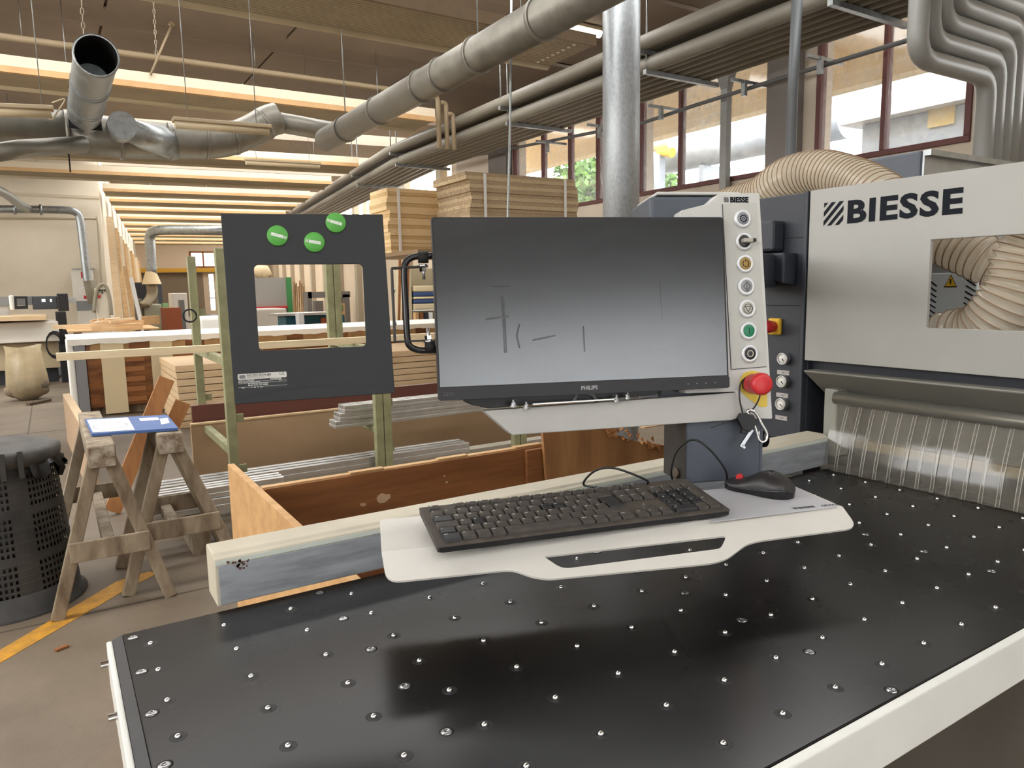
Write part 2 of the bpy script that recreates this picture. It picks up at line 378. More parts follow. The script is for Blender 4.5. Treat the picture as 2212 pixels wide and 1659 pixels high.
d0 = fx(452, 640).x; d1 = fx(466, 640).x; d2 = fx(478, 640).x; d3 = fx(492, 640).x; dz0 = 0.25; dz1 = fx(460, 592).z
w0 = fx(410, 560).x; w1 = fx(468, 560).x; wz0 = fx(440, 578).z; wz1 = fx(440, 543).z
wend.box(e_l, w0, TE, TE + .3, 0, ROOF, FARM); wend.box(w0, d0, TE, TE + .3, 0, wz0, FARM); wend.box(w0, w1, TE, TE + .3, wz1, ROOF, FARM)
wend.box(d0, d3, TE, TE + .3, dz1, wz0, FARM); wend.box(d1, d2, TE, TE + .3, 0, dz1, FARM); wend.box(w1, e_r, TE, TE + .3, wz0, ROOF, FARM); wend.box(d3, e_r, TE, TE + .3, 0, wz0, FARM)
wend.box(d0, d1, TE, TE + .3, 0, dz0, FARM); wend.box(d2, d3, TE, TE + .3, 0, dz0, FARM)
wall_end = struct(wend.build('wall_far_end', mat('far_end_plaster', (226, 206, 180), .9, var=.05)))
MB().box(e_l + .2, d0 - .3, TE - .06, TE, 0, fx(400, 590).z, FARM).build('dado', mat('taupe_wall_paint', (140, 124, 104), .9), wall_end)
M_brownf = mat('brown_timber_window', (156, 96, 50), .6)
wfw = MB(); fb = .09
for x in (w0, (w0 + w1) / 2 - .05, w1 - fb): wfw.box(x, x + fb, TE - .05, TE + .1, wz0, wz1, FARM)
wfw.box(w0, w1, TE - .05, TE + .1, wz0, wz0 + fb, FARM); wfw.box(w0, w1, TE - .05, TE + .1, wz1 - fb, wz1, FARM)
struct(wfw.build('window_5', M_brownf)); 
MB().box(w0 + .02, w1 - .02, TE + .02, TE + .03, wz0 + .05, wz1 - .05, FARM).build('pane', clear_mat('far_grey_glass', (150, 150, 146), .45), bpy.data.objects['window_5'])
for i, (a_, b_) in enumerate(((d0, d1), (d2, d3))):
    dm = MB(); dm.box(a_, a_ + .06, TE, TE + .1, dz0, dz1, FARM); dm.box(b_ - .06, b_, TE, TE + .1, dz0, dz1, FARM); dm.box(a_, b_, TE, TE + .1, 1.02, 1.1, FARM)
    struct(dm.build('door_%d' % (i + 1), mat('pale_door_frame', (214, 208, 196), .6)))

# ---- roof
ceil_b = MB()
ceil_b.box(-9.3, 8.67, 4.9, 6.9, ROOF + .06, ROOF + .3); ceil_b.box(-9.3, 8.67, 8.0, 9.9, ROOF + .06, ROOF + .3); ceil_b.box(6.2, 8.67, 6.9, 8.0, ROOF + .06, ROOF + .3); ceil_b.box(-9.3, -6.4, 6.9, 8.0, ROOF + .06, ROOF + .3); ceil_b.box(-9.3, 8.67, 11.15, 15.2, ROOF + .06, ROOF + .3)
ceil_b.box(6.2, 8.67, 9.9, 16.4, ROOF + .06, ROOF + .3); ceil_b.box(-9.3, -6.4, 9.9, 16.4, ROOF + .06, ROOF + .3)
for y0, y1 in ((-9.3, -6.6), (-5.4, -2.8), (-2.0, 3.25), (4.3, 4.9)): ceil_b.box(-9.3, 8.67, y0, y1, ROOF, ROOF + .3)  # gaps between slabs are unseen slots, added for overhead daylight
ceil_b.box(-9.3, XA, 16.9, 24.1, ROOF + .001, ROOF + .3)
FSTRIP = [2.35, 5.45, 8.7, 11.2, 13.9, 17.0, 20.1, 23.2, 26.3, 29.4, 32.5]
prev = .0
for t0 in FSTRIP: 
    if t0 < 3: prev = t0 - .1; continue
    ceil_b.box(-8, XF + .3, prev, t0 - 1.55, ROOF, ROOF + .3, FARM); prev = t0 - .25
ceil_b.box(-8, XF + .3, prev, TE + .3, ROOF, ROOF + .3, FARM)
ceiling = struct(ceil_b.build('ceiling', M_concrete_c))
for i in range(7):
    for y0, y1 in ((4.95, 6.88), (8.02, 9.88), (11.17, 15.18)):
        x0 = -9 + i * 2.5
        p = MB(); p.box(x0 + .02, x0 + 2.48, y0 + .02, y1 - .02, ROOF, ROOF + .055); p.build('roof_panel', M_concrete_c, ceiling)
for y0 in (5.2, 8.6, 12.2):                      # sloping roof ribs
    b = MB(); b.hexa([(-9, y0, ROOF - .02), (8.3, y0 + .0, ROOF - .02), (8.3, y0 + .5, ROOF - .02), (-9, y0 + .5, ROOF - .02)], [(-9, y0 - .2, ROOF + .02), (8.3, y0 - .2, ROOF + .02), (8.3, y0 + .7, ROOF + .02), (-9, y0 + .7, ROOF + .02)]); b.build('roof_rib', M_concrete_c, ceiling)

# ---- outside the windows
gl = MB(); gl.box(8.7, 60, -30, 80, -.25, -.05); struct(gl.build('ground', mat('yard_asphalt', (176, 174, 168), .9, var=.1, scale=.5)))
M_eave = mat('eave_render', (238, 222, 188), .9, var=.05, scale=.6)
ev = MB(); ev.box(XW + .3, 10.6, -9, 16, 4.75, 4.9); ev.box(10.3, 10.6, -9, 16, 4.27, 4.75)
for y in (3.2, 6.9, 11.2): ev.box(XW + .3, 10.3, y, y + .3, 4.5, 4.75)
eo = struct(ev.build('eave', M_eave))

M_odu = mat('weathered_outdoor_duct', (150, 158, 168), .5, .3, var=.2, scale=2)
e = thing('outdoor_duct', 'big blue-grey duct outside beyond the middle window', 'duct', (14, 12, 4.3))
MB().tube([(14, 9.3, 4.66), (14, 19, 4.66)], .37, 20).build('duct', M_odu, e); MB().tube([(14.6, 9.3, 5.0), (14.6, 19, 5.0)], .3, 18).build('duct', M_odu, e)
for y in (10, 13, 16, 18.5): MB().box(13.8, 14.8, y, y + .15, -.04, 4.3).build('support', M_odu, e)
e = thing('outdoor_blower', 'yellow blower casing outside beyond the middle window', 'blower', at_x(1420, 318, 13.2))
MB().tube([at_x(1395, 316, 13.2), at_x(1450, 308, 13.2)], .16, 14).build('casing', mat('blower_cream', (224, 206, 150), .5), e); MB().tube([at_x(1425, 326, 13.2), at_x(1452, 330, 13.2)], .12, 12).build('motor', M_yellow, e); pb_ = at_x(1425, 330, 13.2); MB().box(pb_.x - .1, pb_.x + .1, pb_.y - .1, pb_.y + .1, -.04, pb_.z).build('stand', M_odu, e)
e = thing('outbuilding', 'blue-grey outbuilding with flat roof outside the right window', 'building', (13, 5, 0))
MB().box(12.0, 16, 2.0, 7.7, -.04, 4.05).build('walls', mat('blue_grey_cladding', (132, 144, 162), .7, rgb2=(160, 168, 178), scale=12), e); MB().box(11.7, 16.2, 1.9, 7.95, 4.06, 4.36).build('roof_edge', mat('pale_roof_edge', (196, 200, 204), .6), e)
c = at_x(2035, 232, 11.98); MB().box(11.96, 11.99, c.y - .2, c.y + .2, c.z - .28, c.z + .28).build('notice', mat('ochre_notice', (186, 168, 122), .7), e)
MB().box(12.6, 13.6, 6.0, 7.0, 4.37, 4.95).build('roof_unit', M_print, e)
def tree(label, c, r, h):
    e = thing('tree', label, 'tree', (c.x, c.y, -.04)); b = MB(); rr = random.Random(5)
    for k in range(1500):
        d = Vector((rr.gauss(0, 1), rr.gauss(0, 1), rr.gauss(0, .9))).normalized() * r * rr.random() ** .4; p = Vector((c.x, c.y, h)) + d; s_ = r * .11
        u = Vector((rr.gauss(0, 1), rr.gauss(0, 1), rr.gauss(0, 1))).normalized() * s_; v = u.cross(Vector((rr.gauss(0, 1), rr.gauss(0, 1), rr.gauss(0, 1)))).normalized() * s_ * .6
        b.add([p - u, p + v, p + u, p - v], [(0, 1, 2, 3)])
    o = b.build('foliage', mat('tree_leaves', (110, 150, 70), .6, rgb2=(70, 110, 46), scale=3), e); o['kind'] = 'stuff'
    MB().tube([(c.x, c.y, -.04), (c.x, c.y, h)], [.16, .08], 10).build('trunk', M_oldwood, e)
c = at_x(1400, 395, 18.5); tree('green leafy tree outside beyond the middle window', c, 1.15, c.z)
c = at_x(1268, 410, 12.5); tree('green leafy tree outside left of the steel column', c, 1.0, c.z)

# ================================================================== CEILING FITTINGS
M_strip = mat('dusty_radiant_panel', (170, 156, 128), .6, var=.12, scale=2)
M_stripw = mat('white_side_rail', (216, 202, 176), .6, var=.05, scale=2)
M_stripo = mat('ochre_bottom_lip', (200, 164, 116), .6, rgb2=(184, 144, 98), scale=1.5)
M_stripb = mat('brown_side_rail', (128, 108, 84), .6, var=.1)
def radiant(label, mtx, x0, x1, t0, z, white, w=1.0):
    e = thing('radiant_strip', label, 'heater', base=mtx @ Vector((x0, t0, z)), group='radiant heating strips hung below the roof')
    n = 20; b = MB()
    for k in range(n):
        ya = t0 + .02 + (w - .04) * k / n; yb = t0 + .02 + (w - .04) * (k + .72) / n
        b.box(x0, x1, ya, yb, z - .012, z + .012, mtx)
    b.box(x0, x1, t0 + .02, t0 + w - .02, z + .008, z + .03, mtx); b.build('ribbed_panel', M_strip, e)
    MB().box(x0, x1, t0 - .03, t0 + .02, z + (.05 if white else -.03), z + (.19 if white else .1), mtx).build('side_rail', M_stripw if white else M_stripb, e)
    if white: MB().box(x0, x1, t0 - .05, t0 + .03, z - .03, z + .05, mtx).build('bottom_lip', M_stripo, e)
    r = MB(); r.tube([mtx @ Vector((x0, t0 + w, z + .01)), mtx @ Vector((x1, t0 + w, z + .01))], .065, 14); r.build('edge_tube', mat('dusty_edge_tube', (196, 182, 152), .6, var=.08, scale=2), e)
    for x in (x0 + 1.2, (x0 + x1) / 2, x1 - 1.0):
        MB().tube([mtx @ Vector((x, t0 + .1, z + .02)), mtx @ Vector((x, t0 + .1, ROOF + .02))], .006, 6).build('hanger', M_zinc, e)
    return e
I4 = Matrix.Identity(4); ZS = 4.32
s1 = radiant('ribbed radiant strip with brown side rail nearest the camera under the roof', I4, -4.0, 5.86, 7.3, ZS, False)
for k in range(8):
    y = 7.4 + k * .11; MB().tube([(5.62, y, ZS - .015), (5.62, y, ZS - .022)], .022, 10).build('end_hole_disc', emit_mat('end_hole_glint', (235, 235, 225), .6) if False else M_print, s1)  # plain white discs painted as the glint in the end holes
radiant('ribbed radiant strip with long white side rail crossing behind the open duct', I4, -5.0, 5.95, 11.85, ZS, True, .85)
ords = ['first', 'second', 'third', 'fourth', 'fifth', 'sixth', 'seventh', 'eighth', 'ninth', 'tenth', 'eleventh']
for i, t0 in enumerate(FSTRIP):
    xl = -7.5 if t0 < 8 else tL.x + .1
    radiant('lit white and ochre radiant strip, %s one beyond the bend in the hall' % ords[i], FARM, xl, 6.2, t0, ZS, True)
# heating feed pipe along the second strip with its drop
fp = thing('feed_pipe', 'thin cream heating feed pipe above the long white strip', 'pipe', (5.9, 10.7, 4.6))
M_feed = mat('cream_pipe', (158, 140, 112), .6)
zf = at_y(400, 133, 12.05).z; xf = at_y(946, 215, 12.05).x
MB().tube(bend_path([(-6, 12.05, zf), (xf, 12.05, zf), (xf, 12.05, 3.9)], .1), .045, 10).build('pipe', M_feed, fp)
for dx, dz in ((.16, -.1), (.3, -.28)): MB().tube(bend_path([(xf + dx - .12, 12.05, zf + dz), (xf + dx, 12.05, zf + dz), (xf + dx, 12.05, 3.9)], .06), .04, 10).build('return_pipe', M_feed, fp)
for x in (-3, 0, 3): MB().tube([(x, 12.05, zf), (x, 12.05, ROOF + .05)], .006, 6).build('hanger', M_zinc, fp)
# ---- long pipe bundle along the window wall (lower tier, upper tier)
def bundle(label, xs, z, rs, kink, xs_far):
    e = thing('pipe_run', label, 'pipes', (xs[0], 6, z), group='pipe runs along the windows')
    for x, r in zip(xs, rs):
        p0 = Vector((x, 1.0, z)); p1 = Vector((x, kink, z)); p2 = FARM @ Vector((FARM.inverted() @ p1).xyz + Vector((0, 13.5, 0)))
        MB().tube([p0, p1, p2], r, 12).build('pipe', M_pipe, e)
    return e
ZB = EYE + 2.75
low = bundle('lower run of seven grey pipes along the windows', [6.66 + k * .172 for k in range(7)], ZB, [.095] + [.075] * 6, 15.3, None)
up = bundle('upper run of four grey pipes above the window pipes', [6.52 + k * .16 for k in range(4)], EYE + 2.98, [.09] + [.07] * 3, 15.3, None)
for (px, py) in ((1400, 155), (1112, 268), (858, 356), (1800, 5), (770, 400)):
    y = at_z(px, py, ZB - .1).y
    for src, z, x0, x1 in ((low, ZB - .1, 6.55, 7.86), (up, EYE + 2.88, 6.42, 7.12)):
        off = max(0, y - 15.3) * math.tan(-BEND)
        MB().box(x0 + off, x1 + off, y - .03, y + .03, z - .035, z + .02).build('bracket', M_zinc, src)
        MB().tube([(x0 + off + .03, y, z), (x0 + off + .03, y, ROOF)], .012, 6).build('hanger', M_zinc, src)
# brackets on the wall carrying the pipes
for px, py in ((1600, 150), (1420, 210), (1287, 258), (1175, 295), (1765, 90)):
    p = at_x(px, py, XW - .5)
    b = MB(); b.box(7.7, XW, p.y - .02, p.y + .02, ZB - .16, ZB - .12); b.box(XW - .45, XW - .40, p.y - .03, p.y + .03, ZB - .32, ZB - .12); b.build('wall_bracket', M_zinc, low)

# ---- group of six pipes dropping from above, turning to the wall and down
M_pipe2 = mat('grey_plastic_drain_pipe', (142, 142, 138), .38, var=.06, scale=3)
e = thing('drop_pipes', 'six grey pipes bending from overhead to the wall and down', 'pipes', (5.6, 3.3, 3))
u1 = at_z(2135, 168, EYE + 1.0); zz0 = EYE + 7.42 / u1.x
a0_ = at_z(1980, 124, zz0); yk_ = a0_.y
for k in range(6):
    zz = zz0 + k * .17; xs0 = a0_.x + k * .165; xe = 7.38 + k * .165
    MB().tube(bend_path([(xs0, yk_, ROOF + .02), (xs0, yk_, zz), (xe, yk_, zz), (xe, yk_, .2)], .2), .082, 16).build('pipe', M_pipe2, e)
# thin service pipe crossing the windows
e = tag(MB().tube([at_x(905, 360, XW - .3), at_x(1390, 265, XW - .3), at_x(1500, 228, XW - .3), at_x(1700, 165, XW - .3), at_x(1945, 92, XW - .3), at_x(2230, 8, XW - .3)], .028, 8).build('service_pipe', mat('dark_grey_pipe', (96, 98, 98), .5)), 'thin dark grey service pipe crossing in front of the windows', 'pipe')
b = MB(); b.tube([at_x(1722, 0, 6.2), at_x(1712, 200, 6.2), at_x(1708, 330, 6.2), at_x(1708, 520, 6.2)], .05, 10); 
tag(b.build('drop_conduit', mat('black_grey_conduit', (88, 90, 92), .5)), 'dark vertical cable conduit between the two window groups', 'conduit')
tag(MB().tube([at_y(1105, -60, 7.4), at_y(1102, 250, 7.4), at_y(1097, 460, 7.4), at_y(1092, 800, 7.4)], .014, 8).build('drop_rod', M_zinc), 'thin galvanised rod hanging before the brown cardboard stack', 'rod')

# ---- spiral ducts
def duct(e, pts, r, n=22, rings=(), name='tube', m=None):
    MB().tube(pts, r, n).build(name, m or M_duct, e)
    for (p, d, rr) in rings:
        d = Vector(d).normalized(); MB().tube([Vector(p) - d * .018, Vector(p) + d * .018], rr + .012, n).build('seam_ring', m or M_duct, e)
ZD = EYE + 1.8
pa = at_z(703, 302, ZD); pb = at_z(1180, 38, ZD); xd = (pa.x + pb.x) / 2
e = thing('spiral_duct', 'long grey extraction duct running diagonally under the roof', 'duct', (xd, pa.y, ZD))
ys = [at_z(*q, ZD).y for q in ((1030, 118), (908, 185), (745, 278), (818, 238), (950, 160), (1170, 40))]
duct(e, [(xd, pa.y + .02, ZD), (xd, 2.6, ZD)], .135, 24, [((xd, y, ZD), (0, 1, 0), .135) for y in ys])
for y in (ys[0], ys[2]): MB().tube([(xd, y, ZD + .13), (xd, y, ROOF)], .006, 6).build('hanger', M_zinc, e)
pn = at_z(208, 120, ZD); pf = at_z(180, 292, ZD - .15)
e = thing('open_duct', 'open ended galvanised duct pointing at the camera beside a chain', 'duct', (pn.x, pn.y, ZD))
b = MB(); n = 28; yy = [pn.y, pf.y]; ro, ri = .152, .145
b.tube([(pn.x, yy[0], ZD), (pn.x, yy[1], ZD)], ro, n, caps=False); b.build('tube', M_zinc, e)
MB().tube([(pn.x, yy[0], ZD), (pn.x, yy[1], ZD)], ri, n, caps=False).build('inner_shade_tube', mat('duct_shade_black', (14, 13, 12), .9), e)  # black inner tube, the duct's inside shade put in as colour
MB().lathe([(ri, 0), (ro + .008, 0), (ro + .008, .03), (ri, .03)], n, Matrix.Translation((pn.x, yy[0], ZD)) @ Matrix.Rotation(-math.pi / 2, 4, 'X'), caps=False).build('rim', M_zinc, e)
MB().box(pn.x - ri, pn.x + ri, yy[1] - .3, yy[1] - .29, ZD - ri, ZD + ri).build('inner_shade_stop', M_rubber, e)  # black plate added to keep the duct's inside dark
for q in ((190, 205), (186, 248)):
    y = at_z(*q, ZD - .1).y
    for dy in (-.05, .05): MB().tube([(pn.x, y + dy - .012, ZD), (pn.x, y + dy + .012, ZD)], ro + .007, n).build('seam_ring', M_zinc, e)
e = thing('branch_duct', 'wide dusty collector duct with branch and elbow below the roof', 'duct', (0, 8.1, ZD))
YM = 9.35
def D(px, py, Y=YM): return at_y(px, py, Y)
zc = D(100, 283).z
duct(e, [(-6, YM, zc + .02), (D(150, 285).x, YM, zc)], .225, 24, [((D(145, 285).x, YM, zc), (1, 0, 0), .225)])
duct(e, [D(150, 285), D(270, 300), D(370, 306)], [.225, .215, .195], 24, [(D(262, 300), (1, 0, 0), .215), (D(366, 306), (1, .0, 0), .195)], name='reducer')
duct(e, spline([D(366, 306), D(450, 308), D(500, 300), D(545, 282), D(580, 262), D(600, 256)], 6), .185, 24, [(D(446, 307), (1, 0, 0), .185), (D(505, 298), (1, 0, .25), .185), (D(570, 268), (1, 0, .6), .18)], name='elbow')
duct(e, [D(590, 262), D(720, 285)], .12, 20, name='outlet')
duct(e, [D(372, 312, YM + .02), D(310, 294, YM - .3), D(272, 279, YM - .45)], [.18, .14, .115], 20, name='branch', m=M_zinc)
pc = D(262, 276, YM - .5); duct(e, [pc + Vector((0, -.14, 0)), pc + Vector((0, .1, 0))], .14, 22, name='cap', m=M_zinc)
e = tag(MB().tube([at_y(-40, 335, 8.4), at_y(40, 322, 8.5), at_y(180, 312, 9.0)], .085, 14).build('slim_duct', M_duct), 'slim duct slanting under the wide collector duct at left', 'duct')
# chains, rods
def chain(px0, py0, px1, py1, Y, label):
    a = at_y(px0, py0, Y); b_ = at_y(px1, py1, Y); b = MB(); n = int((a - b_).length / .05)
    for i in range(n):
        p = a.lerp(b_, (i + .5) / n); d = (b_ - a).normalized() * .03; s = Vector((.01, 0, 0)) if i % 2 else Vector((0, .01, 0))
        b.tube([p - d, p - d * .5 + s, p + d * .5 + s, p + d, p + d * .5 - s, p - d * .5 - s, p - d], .0045, 5, caps=False)
    tag(b.build('chain', mat('dusty_chain', (170, 158, 138), .5, .5)), label, 'chain')
chain(172, -60, 181, 78, 7.0, 'hanging chain above the open duct')
chain(328, -60, 338, 120, 9.0, 'hanging chain right of the open duct')
b = MB(); b.tube([at_y(372, 52, 11.78), at_y(355, 90, 11.78), at_y(325, 162, 11.78)], .016, 8); b.tube(spline([at_y(366, 55, 11.78), at_y(371, 48, 11.78), at_y(376, 56, 11.78)], 4), .02, 8)
tag(b.build('hook_rod', mat('cream_pipe', (158, 140, 112), .6)), 'slanting metal hook rod leaning over the white strip', 'rod')
# fluorescent fittings
M_tube = mat('dusty_lamp_diffuser', (214, 196, 162), .4)
def lamp(px0, py0, px1, py1, Y, label, lit=0, h=.07):
    a = at_y(px0, py0, Y); b_ = at_y(px1, py1, Y); e = thing('ceiling_lamp', label, 'lamp', (a + b_) / 2)
    d = (b_ - a).normalized()
    MB().bar(a, b_, .13, h * .5).build('housing', mat('lamp_housing', (186, 168, 138), .6), e, .008)
    m = emit_mat('lit_diffuser', (255, 250, 236), 6.0) if lit else M_tube
    MB().tube([a + d * .02 + Vector((0, 0, -h * .5)), b_ - d * .02 + Vector((0, 0, -h * .5))], h * .62, 12).build('diffuser', m, e)
    for p in (a.lerp(b_, .15), a.lerp(b_, .85)): MB().tube([p, (p.x, p.y, ROOF)], .004, 5).build('hanger', M_zinc, e)
lamp(-60, 228, 116, 235, 7.3, 'unlit tube lamp at the left edge above the collector duct')
lamp(372, 258, 584, 275, 7.4, 'unlit tube lamp over the duct elbow')
lamp(528, 345, 692, 354, 12.5, 'dark tube lamp below the ochre strips')
lamp(1188, 40, 1298, 66, 9.2, 'lit tube lamp beside the round steel column', 1, .1)
# cables
tag(MB().tube(spline([at_y(112, 222, 7.3), at_y(140, 214, 7.3), at_y(125, 240, 7.3), at_y(112, 258, 7.3), at_y(98, 246, 7.3), at_y(108, 232, 7.3)], 5), .006, 6).build('lamp_cable', M_stripw), 'pale cable loop at the end of the left lamp', 'cable')
tag(MB().tube([at_y(147, 316, 8.85), at_y(152, 372, 8.85)], .008, 6).build('drop_wire', M_rubber), 'short black wire hanging below the slim duct', 'wire')
# round steel column
cc = at_y(1342, 200, 4.5); e = thing('steel_column', 'round galvanised steel column behind the monitor', 'column', (cc.x, 4.5, 0))
MB().tube([(cc.x, 4.5, 0), (cc.x, 4.5, ROOF + .05)], .143, 40).build('shaft', mat('mottled_galvanised', (172, 176, 178), .45, .6, rgb2=(150, 154, 156), scale=60, rvar=.08, stretch=(1, 1, .5)), e)
MB().box(cc.x + .1, cc.x + .12, 4.42, 4.44, 0, ROOF).build('seam', M_zinc, e)
MB().tube([(cc.x, 4.5, 0), (cc.x, 4.5, .03)], .22, 24).build('base_plate', M_zinc, e)

# ================================================================== FOREGROUND: THE SAW TABLE
T = .96; TX0, TX1, TY0, TY1 = .046, 1.606, .418, 1.083
def table_material():
    m = bpy.data.materials.new('black_table_laminate'); m.use_nodes = True; t = m.node_tree; b = t.nodes['Principled BSDF']; L = t.links.new
    tc = t.nodes.new('ShaderNodeTexCoord')
    n1 = t.nodes.new('ShaderNodeTexNoise'); n1.inputs['Scale'].default_value = 5; n1.inputs['Detail'].default_value = 7; L(tc.outputs['Object'], n1.inputs['Vector'])
    r = t.nodes.new('ShaderNodeValToRGB'); r.color_ramp.elements[0].color = lin((16, 15, 16)) + (1,); r.color_ramp.elements[1].color = lin((28, 27, 27)) + (1,); r.color_ramp.elements[0].position = .35; r.color_ramp.elements[1].position = .7
    L(n1.outputs['Fac'], r.inputs[0])
    mp = t.nodes.new('ShaderNodeMapping'); mp.inputs['Scale'].default_value = (3, 60, 1); mp.inputs['Rotation'].default_value = (0, 0, .5); L(tc.outputs['Object'], mp.inputs[0])
    n2 = t.nodes.new('ShaderNodeTexNoise'); n2.inputs['Scale'].default_value = 3; n2.inputs['Detail'].default_value = 3; L(mp.outputs[0], n2.inputs['Vector'])
    r2 = t.nodes.new('ShaderNodeValToRGB'); r2.color_ramp.elements[0].position = .72; r2.color_ramp.elements[1].position = .76; r2.color_ramp.elements[1].color = (.16, .16, .16, 1); L(n2.outputs['Fac'], r2.inputs[0])
    ad = t.nodes.new('ShaderNodeMixRGB'); ad.blend_type = 'ADD'; ad.inputs[0].default_value = .12; L(r.outputs[0], ad.inputs[1]); L(r2.outputs[0], ad.inputs[2]); L(ad.outputs[0], b.inputs['Base Color'])
    mr = t.nodes.new('ShaderNodeMapRange'); mr.inputs[1].default_value = .3; mr.inputs[2].default_value = .7; mr.inputs[3].default_value = .255; mr.inputs[4].default_value = .295; L(n1.outputs['Fac'], mr.inputs[0]); L(mr.outputs[0], b.inputs['Roughness'])
    b.inputs['Specular IOR Level'].default_value = .42; return m
M_table = table_material()
tb = thing('air_float_table', 'black laminate saw table studded with steel ball nozzles, foreground', 'table', (.8, .75, 0))
MB().box(TX0, TX1, TY0, TY1, T - .035, T).build('top', M_table, tb, .0012)
MB().hexa([(.0335, TY0, T - .05), (TX0, TY0, T - .05), (TX0, TY1, T - .05), (.0335, TY1, T - .05)], [(.0335, TY0, T - .005), (TX0 - .0004, TY0, T - .0002), (TX0 - .0004, TY1, T - .0002), (.0335, TY1, T - .005)]).build('edge_strip', mat('grey_black_edge', (56, 56, 58), .5, var=.1, scale=20), tb)
zlow = at_y(2212, 1466, .407).z
MB().box(.0262, .0332, .402, TY1 - .002, zlow, T - .004).build('end_plate', M_white, tb, .002)
MB().box(.034, TX1, .405, TY0 - .0015, zlow, T + .001).build('front_rail', M_white, tb, .003, 3)
for px, py in ((231, 1434), (249, 1547)):
    p = at_z(px, py, T - .018)
    for nm, r, x0, x1 in (('bolt', .0045, .017, .026), ('washer', .0052, .0255, .0258)):
        MB().tube([(x0, p.y, p.z), (x1, p.y, p.z)], r, 16, smooth=False).build(nm, M_chrome, tb)
for x in (.35, 1.15):
    for y in (.72, 1.0): MB().box(x - .03, x + .03, y - .03, y + .03, 0, T - .036).build('leg', M_dark, tb)
MB().box(.12, 1.55, .6, 1.03, .86, .924).build('air_box', M_dark, tb)
rim = MB(); rim.lathe([(.0092, -.001), (.0092, .0001), (.0088, .0002), (.0084, .0001), (.0055, .00012), (.0045, .0004), (.0042, -.001)], 20); rim_me = rim.mesh('nozzle'); rim_me.materials.append(mat('nozzle_rim', (14, 13, 14), .45))
ball = MB(); ball.lathe([(.0001, -.0036)] + [(.0036 * math.cos(a * math.pi / 12), .0036 * math.sin(a * math.pi / 12)) for a in range(-5, 6)] + [(.0001, .0036)], 12); ball_me = ball.mesh('ball'); ball_me.materials.append(M_chrome)
for i in range(17):
    for j in range(8):
        x = .0755 + .0923 * i; y = 1.031 - .0807 * j
        o = obj('nozzle', rim_me, None, tb); o.location = (x, y, T); bo = obj('ball', ball_me, None, o); bo.location = (0, 0, .0002)
sc = MB(); sc.lathe([(.0062, .0001), (.0056, .0008), (.0040, .0013), (.0026, .0014), (.0024, .0006), (.0001, .0006)], 16, caps=False); sc_me = sc.mesh('countersunk_screw'); sc_me.materials.append(M_steel)
rec = MB(); rec.lathe([(.0082, -.0005), (.0082, .00015), (.0001, .0002)], 20); rec_me = rec.mesh('recess'); rec_me.materials.append(mat('screw_shade_black', (8, 8, 8), .6))  # flat black disc, shade around the sunken screw put in as colour
for x in (.0575, .3135, .769, 1.227):
    for k in range(7):
        y = 1.064 - .106 * k
        if y < .425: continue
        o = obj('countersunk_screw', sc_me, None, tb); o.location = (x, y, T); r_o = obj('recess', rec_me, None, o)

# ---- fence beam
FY = 1.0865
fe = thing('guide_fence', 'cream painted steel guide fence along the back of the table', 'fence', (.9, 1.12, T))
M_steelf = mat('scuffed_bright_steel', (186, 190, 196), .5, .55, rgb2=(150, 153, 158), scale=9, stretch=(1, 6, 6), rvar=.1)
prof = [(FY, .966), (FY, 1.0365), (FY + .006, 1.0395), (FY + .011, 1.0435), (FY + .06, 1.0435), (FY + .066, 1.0385), (FY + .066, .966)]
b = MB(); n = len(prof); b.add([(.170, y, z) for y, z in prof] + [(1.608, y, z) for y, z in prof], [tuple(range(n)), tuple(range(n, 2 * n))[::-1]] + [(i, n + i, n + (i + 1) % n, (i + 1) % n) for i in range(n)])
b.build('beam', M_cream, fe, .0015)
MB().box(.1745, 1.606, FY - .0022, FY - .0002, .968, 1.0265).build('wear_plate', M_steelf, fe, .0006)
MB().box(.171, 1.607, FY - .0012, FY - .0001, 1.0275, 1.0345).build('paint_lip', mat('pale_green_grey_lip', (196, 202, 192), .4), fe)
MB().box(.5, .6, FY + .005, FY + .06, T - .05, .9658).build('bracket', M_dark, fe); MB().box(1.2, 1.3, FY + .005, FY + .06, T - .05, .9658).build('bracket', M_dark, fe)
MB().box(.5, .6, FY - .0001, FY + .06, .0, T - .05).build('post', M_dark, fe); MB().box(1.2, 1.3, FY - .0001, FY + .06, .0, T - .05).build('post', M_dark, fe)
b = MB()
for k in range(26):
    p = at_y(516 + random.gauss(0, 12), 1219 + random.gauss(0, 6), FY - .0024); r = random.uniform(.0008, .003)
    b.prism([(p.x + r * math.cos(a) * random.uniform(.6, 1.2), p.z + r * math.sin(a) * random.uniform(.6, 1.2)) for a in [q * math.pi / 3 for q in range(6)]], FY - .0026, FY - .0023, Matrix(((1, 0, 0, 0), (0, 0, 1, 0), (0, 1, 0, 0), (0, 0, 0, 1))))
b.build('rust_patch', mat('rust', (92, 66, 56), .8), fe)

# ================================================================== CONSOLE FRAMES
MA = math.radians(-21.7); MT = math.radians(6.8)
m_ex = Vector((math.cos(MA), math.sin(MA), 0)); m_bk = Vector((-math.sin(MA), math.cos(MA), 0))
MF = frame((.5052, 1.0224, 1.2444), m_ex, m_bk * math.sin(MT) + Vector((0, 0, math.cos(MT))))
TZ = 1.075
TR_O = at_z(826, 1192, TZ); TR_E = at_z(1820, 1094, TZ); t_ex = (TR_E - TR_O).normalized(); t_ey = Vector((-t_ex.y, t_ex.x, 0))
TF = frame(TR_O, t_ex, t_ey)
